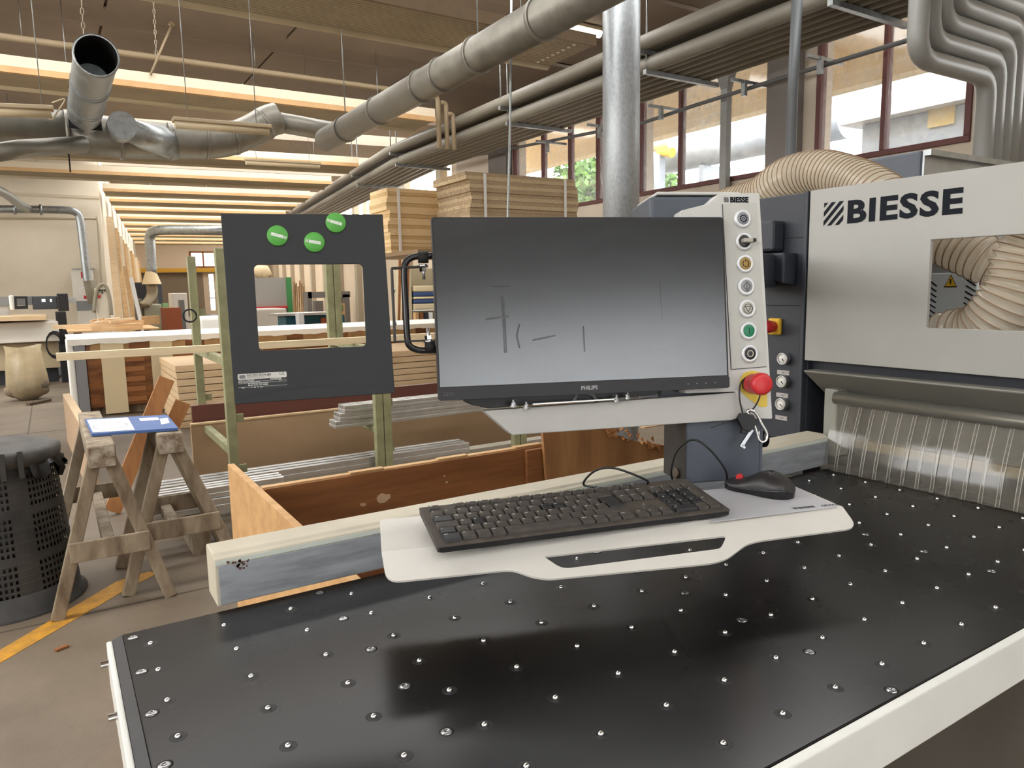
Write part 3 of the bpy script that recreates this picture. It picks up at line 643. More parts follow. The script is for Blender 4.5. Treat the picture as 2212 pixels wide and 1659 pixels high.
# ---- keyboard tray: flat sheet + sloping front flange with a hand slot
tray = thing('keyboard_tray', 'pale grey sheet metal keyboard tray with slotted front flange', 'tray', fr=TF)
Ltr = (TR_E - TR_O).length; TH = .003
FL = TF @ Matrix.Rotation(math.radians(22), 4, 'X')           # flange frame: local -y runs down and forward
def fl(px, py): p = loc(FL, px, py, 0); return (p.x, p.y)
def tl(px, py): p = loc(TF, px, py, 0); return (p.x, p.y)
bl = tl(820, 1122); br = tl(1700, 1043)
M_tray = mat('pale_grey_tray_coat', (206, 203, 196), .42, var=.05, scale=8, bump=.08, bscale=500)
MB().prism(round_poly([(-.001, 0), (Ltr, 0), (br[0], br[1]), (bl[0], bl[1])], [0, 0, .02, .01]), -TH, 0).build('sheet', M_tray, tray, .0008)
fo = [fl(1853, 1133), (Ltr, 0), (-.001, 0), fl(835, 1258)]
front = [fl(835, 1258), fl(1088, 1232), fl(1112, 1232), fl(1150, 1246), fl(1185, 1251), fl(1535, 1217), fl(1570, 1208), fl(1612, 1176), fl(1640, 1168), fl(1853, 1140)]
out = round_poly([(Ltr, 0), (-.001, 0)] + front, [.0, .0, .02, .01, .02, .02, .01, .01, .02, .02, .01, .02])
slot = round_poly([fl(1175, 1202), fl(1570, 1157), fl(1557, 1185), fl(1214, 1229)], [.004, .008, .008, .012])
hm = holed(out, slot, -TH, 0); hm.v = [tuple(Matrix.Rotation(math.radians(22), 4, 'X') @ Vector(v)) for v in hm.v]
hm.build('flange', M_tray, tray)
M_pad = mat('grey_mouse_film', (196, 196, 200), .3, var=.05, scale=10)
pd = round_poly([tl(1537, 1129), tl(1812, 1096), tl(1702, 1046), tl(1488, 1062)], .006)
mouse_pad = tag(MB().prism(pd, .0003, .0009, TF).build('mouse_pad', M_pad), 'thin grey mouse pad film printed with dark group lettering', 'mouse pad')
p0 = loc(TF, 1716, 1100, .0009); p1 = loc(TF, 1800, 1092, .0009); dirx = Vector((p1.x - p0.x, p1.y - p0.y, 0)); ang = math.atan2(dirx.y, dirx.x)
def pad_text(t, off, x, size, sx):
    me = text_mesh(t, size, .0001, off, 'LEFT', sx).copy(); me.materials.clear(); o = obj('lettering', me, M_inkdark, mouse_pad); o.matrix_world = TF @ Matrix.Translation((p0.x, p0.y, .0011)) @ Matrix.Rotation(ang, 4, 'Z') @ Matrix.Translation((x, 0, 0)); return o
hl = hatch_logo(.0075).build('emblem', M_inkdark, mouse_pad); hl.matrix_world = TF @ Matrix.Translation((p0.x, p0.y, .0010)) @ Matrix.Rotation(ang, 4, 'Z')
pad_text('BIESSE', .00022, .0088, .0100, 1.05); pad_text('GROUP', .0, .0485, .0100, 1.0)
MB().box(.1, .16, .0, .1, -.03, -TH).build('under_rib', M_lgrey, tray); MB().box(.5, .6, .0, .12, -.03, -TH).build('under_rib', M_lgrey, tray)

# ---- keyboard
KU = .332
k_bl = CAM + (ray(945, 1182) * (-KU / ray(945, 1182).z)); k_br = CAM + (ray(1579, 1101) * (-KU / ray(1579, 1101).z))
k_ex = (k_br - k_bl).normalized(); k_bk = Vector((-k_ex.y, k_ex.x, 0)); kt = math.radians(7.2)
KF = frame(k_bl, k_ex, k_bk * math.cos(kt) + Vector((0, 0, math.sin(kt))))
KW, KD = (k_br - k_bl).length, .1285
M_kb = mat('dusty_keyboard_shell', (84, 76, 68), .7, rgb2=(62, 56, 52), scale=30, bump=.2, bscale=900)
M_key = mat('dusty_key_cap', (78, 72, 66), .65, rgb2=(58, 54, 51), scale=60)
M_keyd = mat('worn_black_key_cap', (34, 34, 36), .4)
M_leg = mat('key_legend', (198, 196, 190), .6)
kb = thing('keyboard', 'dusty black full size keyboard on the metal tray', 'keyboard', fr=KF)
MB().prism(rounded(0, 0, KW, KD, .004), -.0022, 0).build('top_shell', M_kb, kb, .0008)
MB().prism(rounded(.0006, .0006, KW - .0006, KD - .0006, .004), -.0085, -.0023).build('side_shell', M_black, kb)
MB().prism(rounded(.004, .003, KW - .012, KD - .004, .004), -.0105, -.0086).build('bottom_shell', M_black, kb)
for x in (.05, KW - .08): MB().box(x, x + .03, KD - .02, KD - .012, -.03, -.0106).build('foot', M_black, kb)
for x in (.06, KW - .1): MB().box(x, x + .04, .006, .012, -.0125, -.0106).build('pad', M_rubber, kb)
MB().lathe([(.011, 0), (.011, .0003), (.010, .0004), (.010, .0001)], 24, Matrix.Translation((KW - .036, KD - .008, 0)) @ Matrix.Diagonal((1, .5, 1, 1))).build('emblem', M_kb, kb)
U = (KW - .0206) / 22.55; KX = .0103
_keys = {}
def key(x, y, w, h, legend=None, worn=False, small=False, sub=None):
    k = (round(w, 5), round(h, 5), worn)
    if k not in _keys:
        b = MB(); g = .0009; t_ = .0019; b.hexa([(g, g, -.0002), (w - g, g, -.0002), (w - g, h - g, -.0002), (g, h - g, -.0002)], [(t_, g + .0012, .0048), (w - t_, g + .0012, .0048), (w - t_, h - t_, .0054), (t_, h - t_, .0054)])
        me = b.mesh('key'); me.materials.append(M_keyd if worn else M_key); _keys[k] = me
    o = obj('key', _keys[k], None, kb, .0006, 1); o.location = (x, y, 0)
    if legend:
        me = text_mesh(legend, .0054 if len(legend) == 1 else .0032, 0, .00018); 
        if not me.materials: me.materials.append(M_leg)
        l = obj('legend', me, None, o); l.location = (.0034, h - .0072 if len(legend) == 1 else h - .0058, .0057)
    if sub:
        me = text_mesh(sub, .0026, 0, .00005)
        if not me.materials: me.materials.append(M_leg)
        l = obj('legend', me, None, o); l.location = (w - .0065, .0035, .0056)
RH = .0187; RY = [.0085 + RH * i for i in range(5)]; FYR = .1085
def row(y, x, items, h=RH):
    for it in items:
        w, lg, *o = it if isinstance(it, tuple) else (1, it)
        if lg is not None: key(x, y, w * U, h, lg or None, bool(o and o[0]))
        x += w * U
row(RY[0], KX, [(1.4, 'Ctrl', True), (1.1, 'Fn'), (1.1, ''), (1.1, 'Alt'), (5.9, ''), (1.1, 'AltGr'), (1.1, 'Fn'), (1.1, ''), (1.1, 'Ctrl')])
row(RY[1], KX, [(1.25, '^', True), '<', 'Z', 'X', 'C', 'V', 'B', 'N', 'M', ',', '.', '-', (2.75, '')])
row(RY[2], KX, [(1.75, ''), 'A', ('1', 'S')[1:] and (1, 'S', True), 'D', 'F', 'G', 'H', 'J', 'K', 'L', 'C', '#', '$'])
row(RY[3], KX, [(1.5, 'Tab', True), 'Q', 'W', 'E', 'R', 'T', 'Y', 'U', (1, 'I', True), (1, 'O', True), 'P', '[', ']'])
row(RY[4], KX, ['\\', '1', '2', '3', '4', '5', '6', '7', '8', '9', '0', "'", '^', (2, '')])
b = MB(); g = .0011; x0 = KX + 13.75 * U; x1 = KX + 15 * U; xm = KX + 13.5 * U
poly = [(x0 + g, RY[2] + g), (x1 - g, RY[2] + g), (x1 - g, RY[3] + RH - g), (xm + g, RY[3] + RH - g), (xm + g, RY[3] + g), (x0 + g, RY[3] + g)]
b.prism(poly, -.0002, .0052); b.build('key', M_keyd, kb, .0008, 1)
FH = .0125
row(FYR, KX, [(1, 'Esc'), (1, None)] + ['F%d' % i for i in range(1, 5)] + [(.5, None)] + ['F%d' % i for i in range(5, 9)] + [(.5, None)] + ['F%d' % i for i in range(9, 13)], FH)
nx = KX + 15.28 * U; row(FYR, nx, ['Prt', 'Scr', 'Brk'], FH); row(RY[4], nx, ['Ins', 'Hm', 'Up']); row(RY[3], nx, ['Del', 'End', 'Dn'])
row(RY[1], nx + U, ['^']); row(RY[0], nx, ['<', 'v', '>'])
px_ = KX + 18.55 * U; row(RY[4], px_, ['Num', '/', '*', '-']); row(RY[3], px_, [(1, '7', True), (1, '8', True), (1, '9', True)]); row(RY[2], px_, [(1, '4', True), (1, '5', True), (1, '6', True)])
row(RY[1], px_, [(1, '1', True), (1, '2', True), (1, '3', True)]); row(RY[0], px_, [(2, '0', True), '.'])
key(px_ + 3 * U, RY[2], U, 2 * RH, '+'); key(px_ + 3 * U, RY[0], U, 2 * RH, 'Ent')
# its cable, leaving the back edge in a loop
kc = [loc(KF, 1397, 1040, 0)]
cab = spline([KF @ Vector((kc[0].x, KD, -.004)), at_z(1394, 1036, 1.115), at_z(1330, 1012, 1.135), at_z(1290, 1015, 1.125), at_z(1266, 1034, 1.095), at_z(1262, 1048, 1.079), at_z(1290, 1053, 1.079)], 8)
MB().tube([KF.inverted() @ p for p in cab], .0019, 8).build('cable', M_black, kb)

# ---- mouse
m_f = at_z(1577, 1048, TZ); m_r = at_z(1702, 1071, TZ + .0); m_ex2 = (m_r - m_f); mL = .116; m_ex2.normalize()
MoF = frame(at_z(1648, 1072, TZ) + Vector((.012, .018, .001)), m_ex2, Vector((-m_ex2.y, m_ex2.x, 0)))
mo = thing('computer_mouse', 'black wired optical mouse beside the keyboard', 'mouse', fr=MoF)
def m_prof(u):
    e_ = max(1e-4, 1 - abs(2 * u - 1) ** 3.4) ** .42
    hf = e_ * (.0275 + .004 * u - .0035 * math.exp(-((u - .42) / .18) ** 2))
    hg = (.0145 + .0235 * math.exp(-((u - .64) / .30) ** 2)) * (1 - .55 * max(0, (u - .86) / .14) ** 2) * (1 - .35 * max(0, (.08 - u) / .08) ** 2)
    zs = min(hg - .002, .0085 + .0065 * u + .002 * math.sin(u * 6.0 + 2.2))
    return hf, hg, zs
def mouse_part(upper):
    N, K = 40, 20; vs_ = []; b = MB(); zsc = .96
    for i in range(N + 1):
        u = i / N; hf, hg, zs = m_prof(u); x = (u - .5) * mL
        if upper:
            for k in range(K + 1):
                a = math.pi * k / K; c, s_ = math.cos(a), math.sin(a)
                vs_.append((x, hf * 1.02 * math.copysign(abs(c) ** .8, c), zs + .0004 + (hg - zs) * s_ ** .85))
        else:
            for k in range(K + 1):
                t_ = k / K; q = abs(2 * t_ - 1); y = hf * (1 if t_ < .5 else -1)
                if k <= 5: vs_.append((x, hf * (.9 + .1 * (k / 5)), zs * (k / 5)))
                elif k >= K - 5: vs_.append((x, -hf * (.9 + .1 * ((K - k) / 5)), zs * ((K - k) / 5)))
                else: vs_.append((x, hf * (1 - 2 * (k - 5) / (K - 10)), zs))
    n = K + 1
    b.add(vs_, [(i * n + k, (i + 1) * n + k, (i + 1) * n + k + 1, i * n + k + 1) for i in range(N) for k in range(K)], True)
    if not upper: b.f.append(tuple(i * n for i in range(N + 1)) + tuple(i * n + K for i in range(N, -1, -1))); b.sm.append(False)
    return b
mouse_part(True).build('top_shell', mat('worn_mouse_plastic', (44, 42, 42), .4, rgb2=(32, 31, 32), scale=40), mo)
mouse_part(False).build('base_shell', mat('gloss_mouse_base', (20, 20, 22), .25), mo)
MB().tube([(-.034, -.003, .0195), (-.034, .003, .0195)], .0058, 16).build('scroll_wheel', M_red, mo)
lt = text_mesh('Lenovo', .0095, .0001, .0002, 'CENTER').copy(); lt.materials.clear()
for v in lt.vertices:
    xl_ = .022 - v.co.y * 1.0; yl_ = v.co.x; hf, hg, zs = m_prof(xl_ / mL + .5); t_ = min(.95, abs(yl_) / hf); v.co = Vector((xl_, yl_, zs + .0008 + (hg - zs) * (1 - t_ ** 2.5) ** .425))
lo = obj('lettering', lt, M_blackgl, mo)
mc = spline([MoF @ Vector((-mL / 2 + .002, 0, .009)), at_z(1565, 1012, 1.115), at_z(1530, 968, 1.155), at_z(1495, 950, 1.165), at_z(1462, 975, 1.14), at_z(1450, 1015, 1.105), at_z(1452, 1035, 1.085)], 8)
MB().tube([mo.matrix_world.inverted() @ p for p in mc], .0018, 8).build('cable', M_black, mo)

# ================================================================== MONITOR
MW, MH = .493, .289
def screen_material():
    m = bpy.data.materials.new('smudged_dark_screen'); m.use_nodes = True; t = m.node_tree; b = t.nodes['Principled BSDF']; L = t.links.new
    tc = t.nodes.new('ShaderNodeTexCoord'); mp = t.nodes.new('ShaderNodeMapping'); mp.inputs['Scale'].default_value = (5, 22, 1); L(tc.outputs['Object'], mp.inputs[0])
    n = t.nodes.new('ShaderNodeTexNoise'); n.inputs['Scale'].default_value = 2.2; n.inputs['Detail'].default_value = 6; L(mp.outputs[0], n.inputs['Vector'])
    r = t.nodes.new('ShaderNodeMapRange'); r.inputs[1].default_value = .35; r.inputs[2].default_value = .75; r.inputs[3].default_value = .2; r.inputs[4].default_value = .23; L(n.outputs['Fac'], r.inputs[0]); L(r.outputs[0], b.inputs['Roughness'])
    b.inputs['Base Color'].default_value = lin((13, 14, 17)) + (1,); b.inputs['Specular IOR Level'].default_value = 1.0; b.inputs['Coat Weight'].default_value = 1.0; b.inputs['Coat Roughness'].default_value = .2; b.inputs['Coat IOR'].default_value = 1.6; b.inputs['Specular Tint'].default_value = (.9, .95, 1, 1); return m
mon = thing('monitor', 'switched off widescreen monitor with smudged dark screen', 'monitor', fr=MF)
MB().prism(rounded(0, 0, MW, MH, .005), -.012, -.0006).build('housing', M_black, mon, .001)
MB().prism([(.0035, .0215), (MW - .0035, .0215), (MW - .0035, MH - .0035), (.0035, MH - .0035)], -.0006, .0003).build('screen', screen_material(), mon)
MB().prism(rounded(0, 0, MW, .0205, .004), -.0006, .0016).build('bezel', mat('black_bezel', (34, 34, 37), .5, bump=.1, bscale=900), mon, .0006)
MB().box(.1, .4, .05, .24, -.045, -.012).build('back_box', M_black, mon, .006)
M_faint = mat('grey_bezel_print', (150, 150, 152), .5)
text_part('PHILIPS', M_faint, mon, Matrix.Translation((MW / 2, .0075, .0017)), .0088, .0001, .0003, 'CENTER', 1.0)
text_part('221V', mat('dim_bezel_print', (78, 78, 80), .5), mon, Matrix.Translation((.008, .0075, .0017)), .008, .0001, 0)
for k in range(4): MB().prism([(MW - .075 + k * .016 + q[0], .0095 + q[1]) for q in ((-.001, -.0007), (.001, -.0007), (.001, .0007), (-.001, .0007))], .0016, .0018).build('icon', M_faint, mon)
def smear(pts, w, name='smudge'):
    b = MB()
    q = [loc(MF, x, y, .0004) for x, y in pts]
    for i in range(len(q) - 1):
        d = (q[i + 1] - q[i]); s_ = Vector((-d.y, d.x, 0)).normalized() * w
        b.prism([tuple((q[i] - s_).xy), tuple((q[i + 1] - s_).xy), tuple((q[i + 1] + s_).xy), tuple((q[i] + s_).xy)], .00035, .00045 + i * 1e-6)
    b.build(name, clear_mat('finger_smear', (60, 62, 68), .72, .35), mon)
smear([(1085, 640), (1088, 680), (1092, 762)], .0028); smear([(1048, 690), (1100, 683)], .0016); smear([(1060, 620), (1102, 617)], .0012)
smear([(1122, 700), (1116, 725), (1122, 752)], .0018); smear([(1260, 704), (1263, 760)], .0014); smear([(1150, 735), (1200, 725)], .0014); smear([(1425, 600), (1430, 690)], .0004)

# ================================================================== CONTROL CONSOLE (head, arm, column, mount, handle)
con = thing('control_console', 'pale grey machine control console with push buttons and monitor arm', 'console', fr=MF)
ZH = -.016                                       # front plane of the head
def H(px, py, z=ZH): p = loc(MF, px, py, z); return (p.x, p.y)
head = [H(1552, 419), H(1641, 416), H(1669, 905), H(1618, 905), H(1588, 846), H(1480, 850), H(1470, 455), H(1530, 440)]
head = head[::-1]
MB().prism(round_poly(head, [.002, .004, .004, .004, .002, .003, .003, .004]), ZH - .03, ZH).build('head_panel', M_lgrey, con, .0015)
hb = [H(1418, 414), H(1570, 414), H(1600, 860), H(1440, 870)]
MB().prism(hb[::-1], ZH - .13, ZH - .0302).build('head_housing', M_slate, con, .006)
MB().prism([H(1420, 413, ZH - .03), H(1600, 414, ZH - .03), H(1600, 420, ZH - .03), H(1420, 420, ZH - .03)][::-1], ZH - .131, ZH - .032).build('head_cap', M_lgrey, con, .002)
# inset button plate
bp = [H(1560, 441), H(1634, 438), H(1656, 792), H(1579, 798)]
M_plate = mat('button_plate', (184, 184, 178), .5, var=.05, scale=30)
plate_b = MB().prism(bp[::-1], ZH, ZH + .0008).build('button_plate', M_plate, con, .0003)
for a_, b_ in ((bp[0], bp[3]), (bp[3], bp[2])):
    MB().bar((a_[0], a_[1], ZH + .0007), (b_[0], b_[1], ZH + .0007), .0012, .0008, (0, 0, 1)).build('groove', mat('dark_groove', (70, 72, 74), .7), plate_b)
bl_o = H(1564, 436, ZH); tsz = (Vector(H(1632, 436)) - Vector(H(1564, 436))).length
e_ = hatch_logo(.0085).build('emblem', M_inkdark, con); e_.matrix_local = Matrix.Translation((H(1564, 437)[0], H(1564, 437)[1], ZH + .0001))
text_part('BIESSE', M_inkdark, con, Matrix.Translation((H(1577, 437)[0], H(1577, 437)[1], ZH + .0003)), .0125, .0002, .0006, 'LEFT', 1.0)
btn_px = [(1603, 473), (1606, 522), (1608, 570), (1610.5, 619), (1613, 667), (1615.5, 715), (1618, 764)]
M_ring = mat('satin_ring', (216, 218, 220), .4, .35)
caps = [(132, 134, 140), (20, 20, 22), (150, 122, 58), (142, 142, 146), (176, 172, 162), (32, 120, 84), (34, 34, 38)]
BR = .0152
def icon_ring(r0, r1, z, n=28, a0=0, a1=360):
    b = MB(); pts = [(r0, a0 + (a1 - a0) * k / n) for k in range(n + 1)]
    for k in range(n):
        t0 = math.radians(a0 + (a1 - a0) * k / n); t1 = math.radians(a0 + (a1 - a0) * (k + 1) / n)
        b.prism([(r0 * math.cos(t0), r0 * math.sin(t0)), (r1 * math.cos(t0), r1 * math.sin(t0)), (r1 * math.cos(t1), r1 * math.sin(t1)), (r0 * math.cos(t1), r0 * math.sin(t1))], z, z + .0002)
    return b
def seg(b, x0, y0, x1, y1, w, z):
    d = Vector((x1 - x0, y1 - y0)); n_ = Vector((-d.y, d.x)).normalized() * w / 2
    b.prism([(x0 - n_.x, y0 - n_.y), (x1 - n_.x, y1 - n_.y), (x1 + n_.x, y1 + n_.y), (x0 + n_.x, y0 + n_.y)], z, z + .0002)
for i, (px, py) in enumerate(btn_px):
    c = H(px, py); z0 = ZH + .0009
    rg = MB().lathe([(BR * 1.06, 0), (BR * 1.06, .0012), (BR * .98, .0035), (BR * .76, .0042), (BR * .68, .003)], 32, caps=False).build('button_ring', M_ring, con); rg.location = (c[0], c[1], z0)
    cp = MB().lathe([(BR * .69, .0), (BR * .69, .0034), (BR * .62, .0040), (.0001, .0041)], 28).build('button_cap', mat('button_cap_%d' % i, caps[i], .35), rg)
    zi = .00415; b = MB()
    if i == 0:
        b = icon_ring(BR * .30, BR * .40, zi); r2 = icon_ring(BR * .08, BR * .15, zi); b.add(r2.v, r2.f)
        for k in range(10):
            a = k * 36; t0 = math.radians(a); t1 = math.radians(a + 22)
            b.prism([(BR * .38 * math.cos(t0), BR * .38 * math.sin(t0)), (BR * .52 * math.cos(t0 + .1), BR * .52 * math.sin(t0 + .1)), (BR * .38 * math.cos(t1), BR * .38 * math.sin(t1))], zi, zi + .0002)
    elif i == 1:
        MB().box(-BR * .5, BR * .62, -BR * .22, BR * .22, .004, .016).build('selector_lever', mat('selector_grey', (170, 166, 156), .5), rg, .001)
        MB().box(BR * .62, BR * 1.0, -BR * .2, BR * .2, .006, .0165).build('selector_tip', M_black, rg, .001)
    elif i == 2:
        b = icon_ring(BR * .32, BR * .40, zi, 24, 120, 420); seg(b, 0, BR * .2, 0, BR * .5, BR * .09, zi)
    elif i == 3:
        for q in ((0, .55, .42, 0), (.42, 0, 0, -.55), (0, -.55, -.42, 0), (-.42, 0, 0, .55), (0, .4, 0, -.4)): seg(b, *[v * BR for v in q], BR * .05, zi)
    elif i == 4:
        b = icon_ring(BR * .50, BR * .56, zi)
        for q in ((-.36, .24, .36, .24), (.36, .24, 0, -.38), (0, -.38, -.36, .24)): seg(b, *[v * BR for v in q], BR * .06, zi)
    elif i == 5: seg(b, 0, -BR * .36, 0, BR * .36, BR * .06, zi)
    else: b = icon_ring(BR * .30, BR * .38, zi)
    if b.v: b.build('button_icon', mat('pale_icon', (210, 200, 180), .5) if i == 6 else M_inkdark, rg)
# yellow shield and red mushroom button
sh = round_poly([H(1600, 845), H(1597, 822), H(1606, 806), H(1624, 800), H(1646, 806), H(1656, 840), H(1657, 878), H(1643, 880), H(1612, 858)][::-1], .004)
MB().prism(sh, ZH, ZH + .0012).build('yellow_shield', mat('matt_yellow_label', (214, 184, 74), .55), con)
ec = H(1617, 829)
es = MB().lathe([(.0135, .001), (.0135, .012)], 28).build('stop_collar', M_black, con); es.location = (ec[0], ec[1], ZH)
st = MB().lathe([(.0125, .010), (.0165, .012), (.0172, .018), (.0172, .036), (.0188, .037), (.019, .044), (.0175, .0485), (.013, .0505), (.0001, .051)], 36).build('emergency_stop', M_red, con); st.location = (ec[0], ec[1], ZH)
# horizontal arm under the monitor
def A(px, py): return H(px, py, ZH + .0)
arm = [A(1045, 888), A(1590, 848), A(1622, 905), A(1107, 940)][::-1]
MB().prism(arm, ZH - .045, ZH - .0005).build('arm', mat('arm_grey', (172, 171, 167), .5, var=.04, scale=20, bump=.1, bscale=600), con, .0015)
# monitor mounting bracket under the screen
mb = [H(1005, 868, -.03), H(1020, 875, -.03), H(1055, 882, -.03), H(1415, 853, -.03), H(1440, 835, -.03), H(1000, 855, -.03)]
MB().prism(mb, -.06, -.03).build('mount_bracket', M_black, con, .001)
for px, py in ((1109, 868), (1137, 872), (1332, 857), (1356, 851)):
    c = loc(MF, px, py, -.012)
    MB().lathe([(.005, -.006), (.005, -.004), (.0068, -.0038), (.0068, -.0028), (.004, -.0026), (.004, .001), (.003, .0016), (.0017, .0016), (.0017, .006), (.0001, .006)], 12, Matrix.Translation((c.x, c.y - .003, c.z)) @ Matrix.Rotation(-math.pi / 2, 4, 'X'), smooth=False).build('mount_bolt', M_steel, con)
MB().bar(loc(MF, 1150, 873, -.012), loc(MF, 1325, 862, -.012), .012, .002, (0, 1, 0)).build('slide_bar', M_alu, con)
MB().tube(spline([loc(MF, 1290, 866, -.028), loc(MF, 1278, 852, -.026), loc(MF, 1250, 850, -.028), loc(MF, 1240, 868, -.03)], 6), .004, 8).build('video_cable', mat('grey_cable', (110, 112, 114), .5), con)
# dark column behind, standing on the tray
cb0 = at_z(1480, 1046, TZ + .001); cb1 = at_z(1643, 1033, TZ + .001); c_ex = (cb1 - cb0).normalized(); c_bk = Vector((-c_ex.y, c_ex.x, 0)); cw = (cb1 - cb0).length
CI = MF.inverted()
def cbox(x0, x1, y0, y1, z0, z1):
    b = MB(); m = frame(cb0, c_ex, c_bk); return b.box(x0, x1, y0, y1, z0, z1, CI @ m)
cbox(0, cw, .0, .07, 0, .125).build('column', M_slate, con, .003)
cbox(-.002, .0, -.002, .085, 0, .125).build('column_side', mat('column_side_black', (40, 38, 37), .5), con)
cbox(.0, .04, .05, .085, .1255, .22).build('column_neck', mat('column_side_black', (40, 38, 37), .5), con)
cbox(cw - .004, cw + .002, .0, .07, 0, .1).build('column_edge', M_slate, con)
kx = loc(MF, 1650, 972, 0)
for px, py, r, L_ in ((1652, 972, .014, .02),):
    p = at_z(px, py, 1.14); q = CI @ frame(cb0, c_ex, c_bk)
    MB().tube([q @ Vector((cw + .002, .03, .065)), q @ Vector((cw + .012, .03, .065))], .011, 16).build('knob_stem', M_print, con)
    MB().tube([q @ Vector((cw + .012, .03, .065)), q @ Vector((cw + .024, .03, .065))], .0165, 20).build('knob', M_blackgl, con)
q = CI @ frame(cb0, c_ex, c_bk)
MB().tube([q @ Vector((-.008, .025, .014)), q @ Vector((-.002, .025, .014))], .009, 14).build('bolt', mat('brown_bolt', (92, 80, 68), .5, .4), con)
# swing arm from the head to the machine housing
p_a = at_x(1690, 585, 1.62); 
sw = MB(); hc = MF @ Vector((H(1520, 560)[0], H(1520, 560)[1], ZH - .12))
sw.bar(hc, (1.60, 1.30, p_a.z), .09, .085)
sw.v = [tuple(CI @ Vector(v)) for v in sw.v]; sw.build('swing_arm', M_dark, con, .006)
# tube handle on the left of the monitor
hz = -.02
hp = [loc(MF, x, y, hz) for x, y in ((950, 552), (918, 553), (893, 555), (877, 566), (873, 590), (876, 660), (880, 730), (886, 748), (903, 756), (925, 757), (960, 756))]
MB().tube(spline(hp, 6), .0052, 14).build('handle', mat('gloss_black_tube', (18, 18, 20), .25), con)
for px, py in ((914, 556), (929, 748)):
    c = loc(MF, px, py, hz); MB().tube([c + Vector((-.008, 0, 0)), c + Vector((.008, 0, 0))], .0095, 16).build('handle_clamp', M_rubber, con)
cb_ = loc(MF, 938, 556, hz)

# ================================================================== BLACK PLATE WITH WINDOW, hung from the handle
PA = math.radians(-14.1); PT = math.radians(6.6); p_ex = Vector((math.cos(PA), math.sin(PA), .0107)); p_bk = Vector((-math.sin(PA), math.cos(PA), 0))
PF = frame((.2187, 1.1168, 1.2556), (.9699, -.2431, .0107), (.0204, .1129, .9934)); PW, PH = .2363, .28
def P(px, py, z=0): p = loc(PF, px, py, z); return (p.x, p.y)
pl = thing('black_plate', 'black sheet metal plate with square cut-out left of the monitor', 'plate', fr=PF)
hole = round_poly([P(548, 572), P(783, 570), P(791, 748), P(560, 758)][::-1], .008)
holed([(0, 0), (PW, 0), (PW, PH), (0, PH)], hole, -.0025, 0).build('sheet', M_blacksheet, pl, .0006)
MB().box(0, .0022, 0, PH, -.02, -.0026).build('side_fold', M_blacksheet, pl); MB().box(PW - .0022, PW, 0, PH, -.02, -.0026).build('side_fold', M_blacksheet, pl); MB().box(.0023, PW - .0023, PH - .0022, PH, -.02, -.0026).build('top_fold', M_blacksheet, pl)
MB().prism([(.0005, .0005), (PW - .0005, .0005), (PW - .012, .0125), (PW - .05, .0185), (.06, .0175), (.012, .009)], .0001, .0012).build('folded_lip', M_blacksheet, pl, .0004)
# data plate
nb = P(514, 846); nt_ = P(515, 808); nr = P(622, 804)
NF = Matrix.Translation((P(515, 843)[0], P(515, 843)[1], .0004)); nwid = P(622, 840)[0] - P(515, 843)[0]; nh = P(515, 808)[1] - P(515, 843)[1]
st_b = MB().prism(rounded(0, 0, nwid, nh, .002), 0, .0003); dp = st_b.build('data_label', mat('black_label', (12, 12, 13), .35), pl); dp.matrix_local = NF
MB().prism(rounded(.0004, nh * .63, nwid - .0004, nh - .0003, .0018), .0003, .0005).build('label_header', mat('silver_label', (196, 194, 188), .4), dp)
def nl(t, x, y, s, m=M_print, off=.0, sx=1.0):
    o = obj('lettering', text_mesh(t, s, .0, off, 'LEFT', sx).copy(), None, dp); o.data.materials.clear(); o.data.materials.append(m); o.location = (x, y, .0006)
    return o
nl('ELECTRO ADDA SpA', .013, nh * .83, .0037, M_ink, .00008, 1.0); nl('COSTRUZIONI ELETTROMECCANICHE', .013, nh * .755, .0018, M_ink, 0, 1.0); nl('BEVERATE DI BRIVIO LC  ITALY', .013, nh * .685, .0018, M_ink, 0, 1.0); nl('CE', nwid - .011, nh * .8, .0062, M_ink)
icon = icon_ring(.0017, .0022, .0006); oo = icon.build('emblem', M_ink, dp); oo.location = (nwid - .0255, nh * .84, 0)
MB().prism(rounded(.0025, nh * .70, .0112, nh * .92, .0015), .00055, .0007).build('emblem', mat('grey_emblem', (110, 108, 112), .5), dp)
for i, (t, x) in enumerate((('MOT.3~ FT2A90S/2', .001), ('IP 55  IEC34-1/60HZ 50/60', .001), ('EFF 50HZ:81.25-59.5/55%', .014), ('60HZ: 84.25-2201.A0080', .014))): nl(t, x, nh * (.535 - .105 * i), .0027)
nl('kW', .005, nh * .085, .0026); nl('N.E3906358', nwid - .024, nh * .535, .0031); nl('S 6', nwid - .012, nh * .43, .0031); nl('V   Hz   A   cos', .018, nh * .085, .0026)
for y in (.50, .39, .15): MB().box(.0006, nwid - .0006, nh * y - .0001, nh * y + .0001, .0003, .0006).build('rule', M_print, dp)
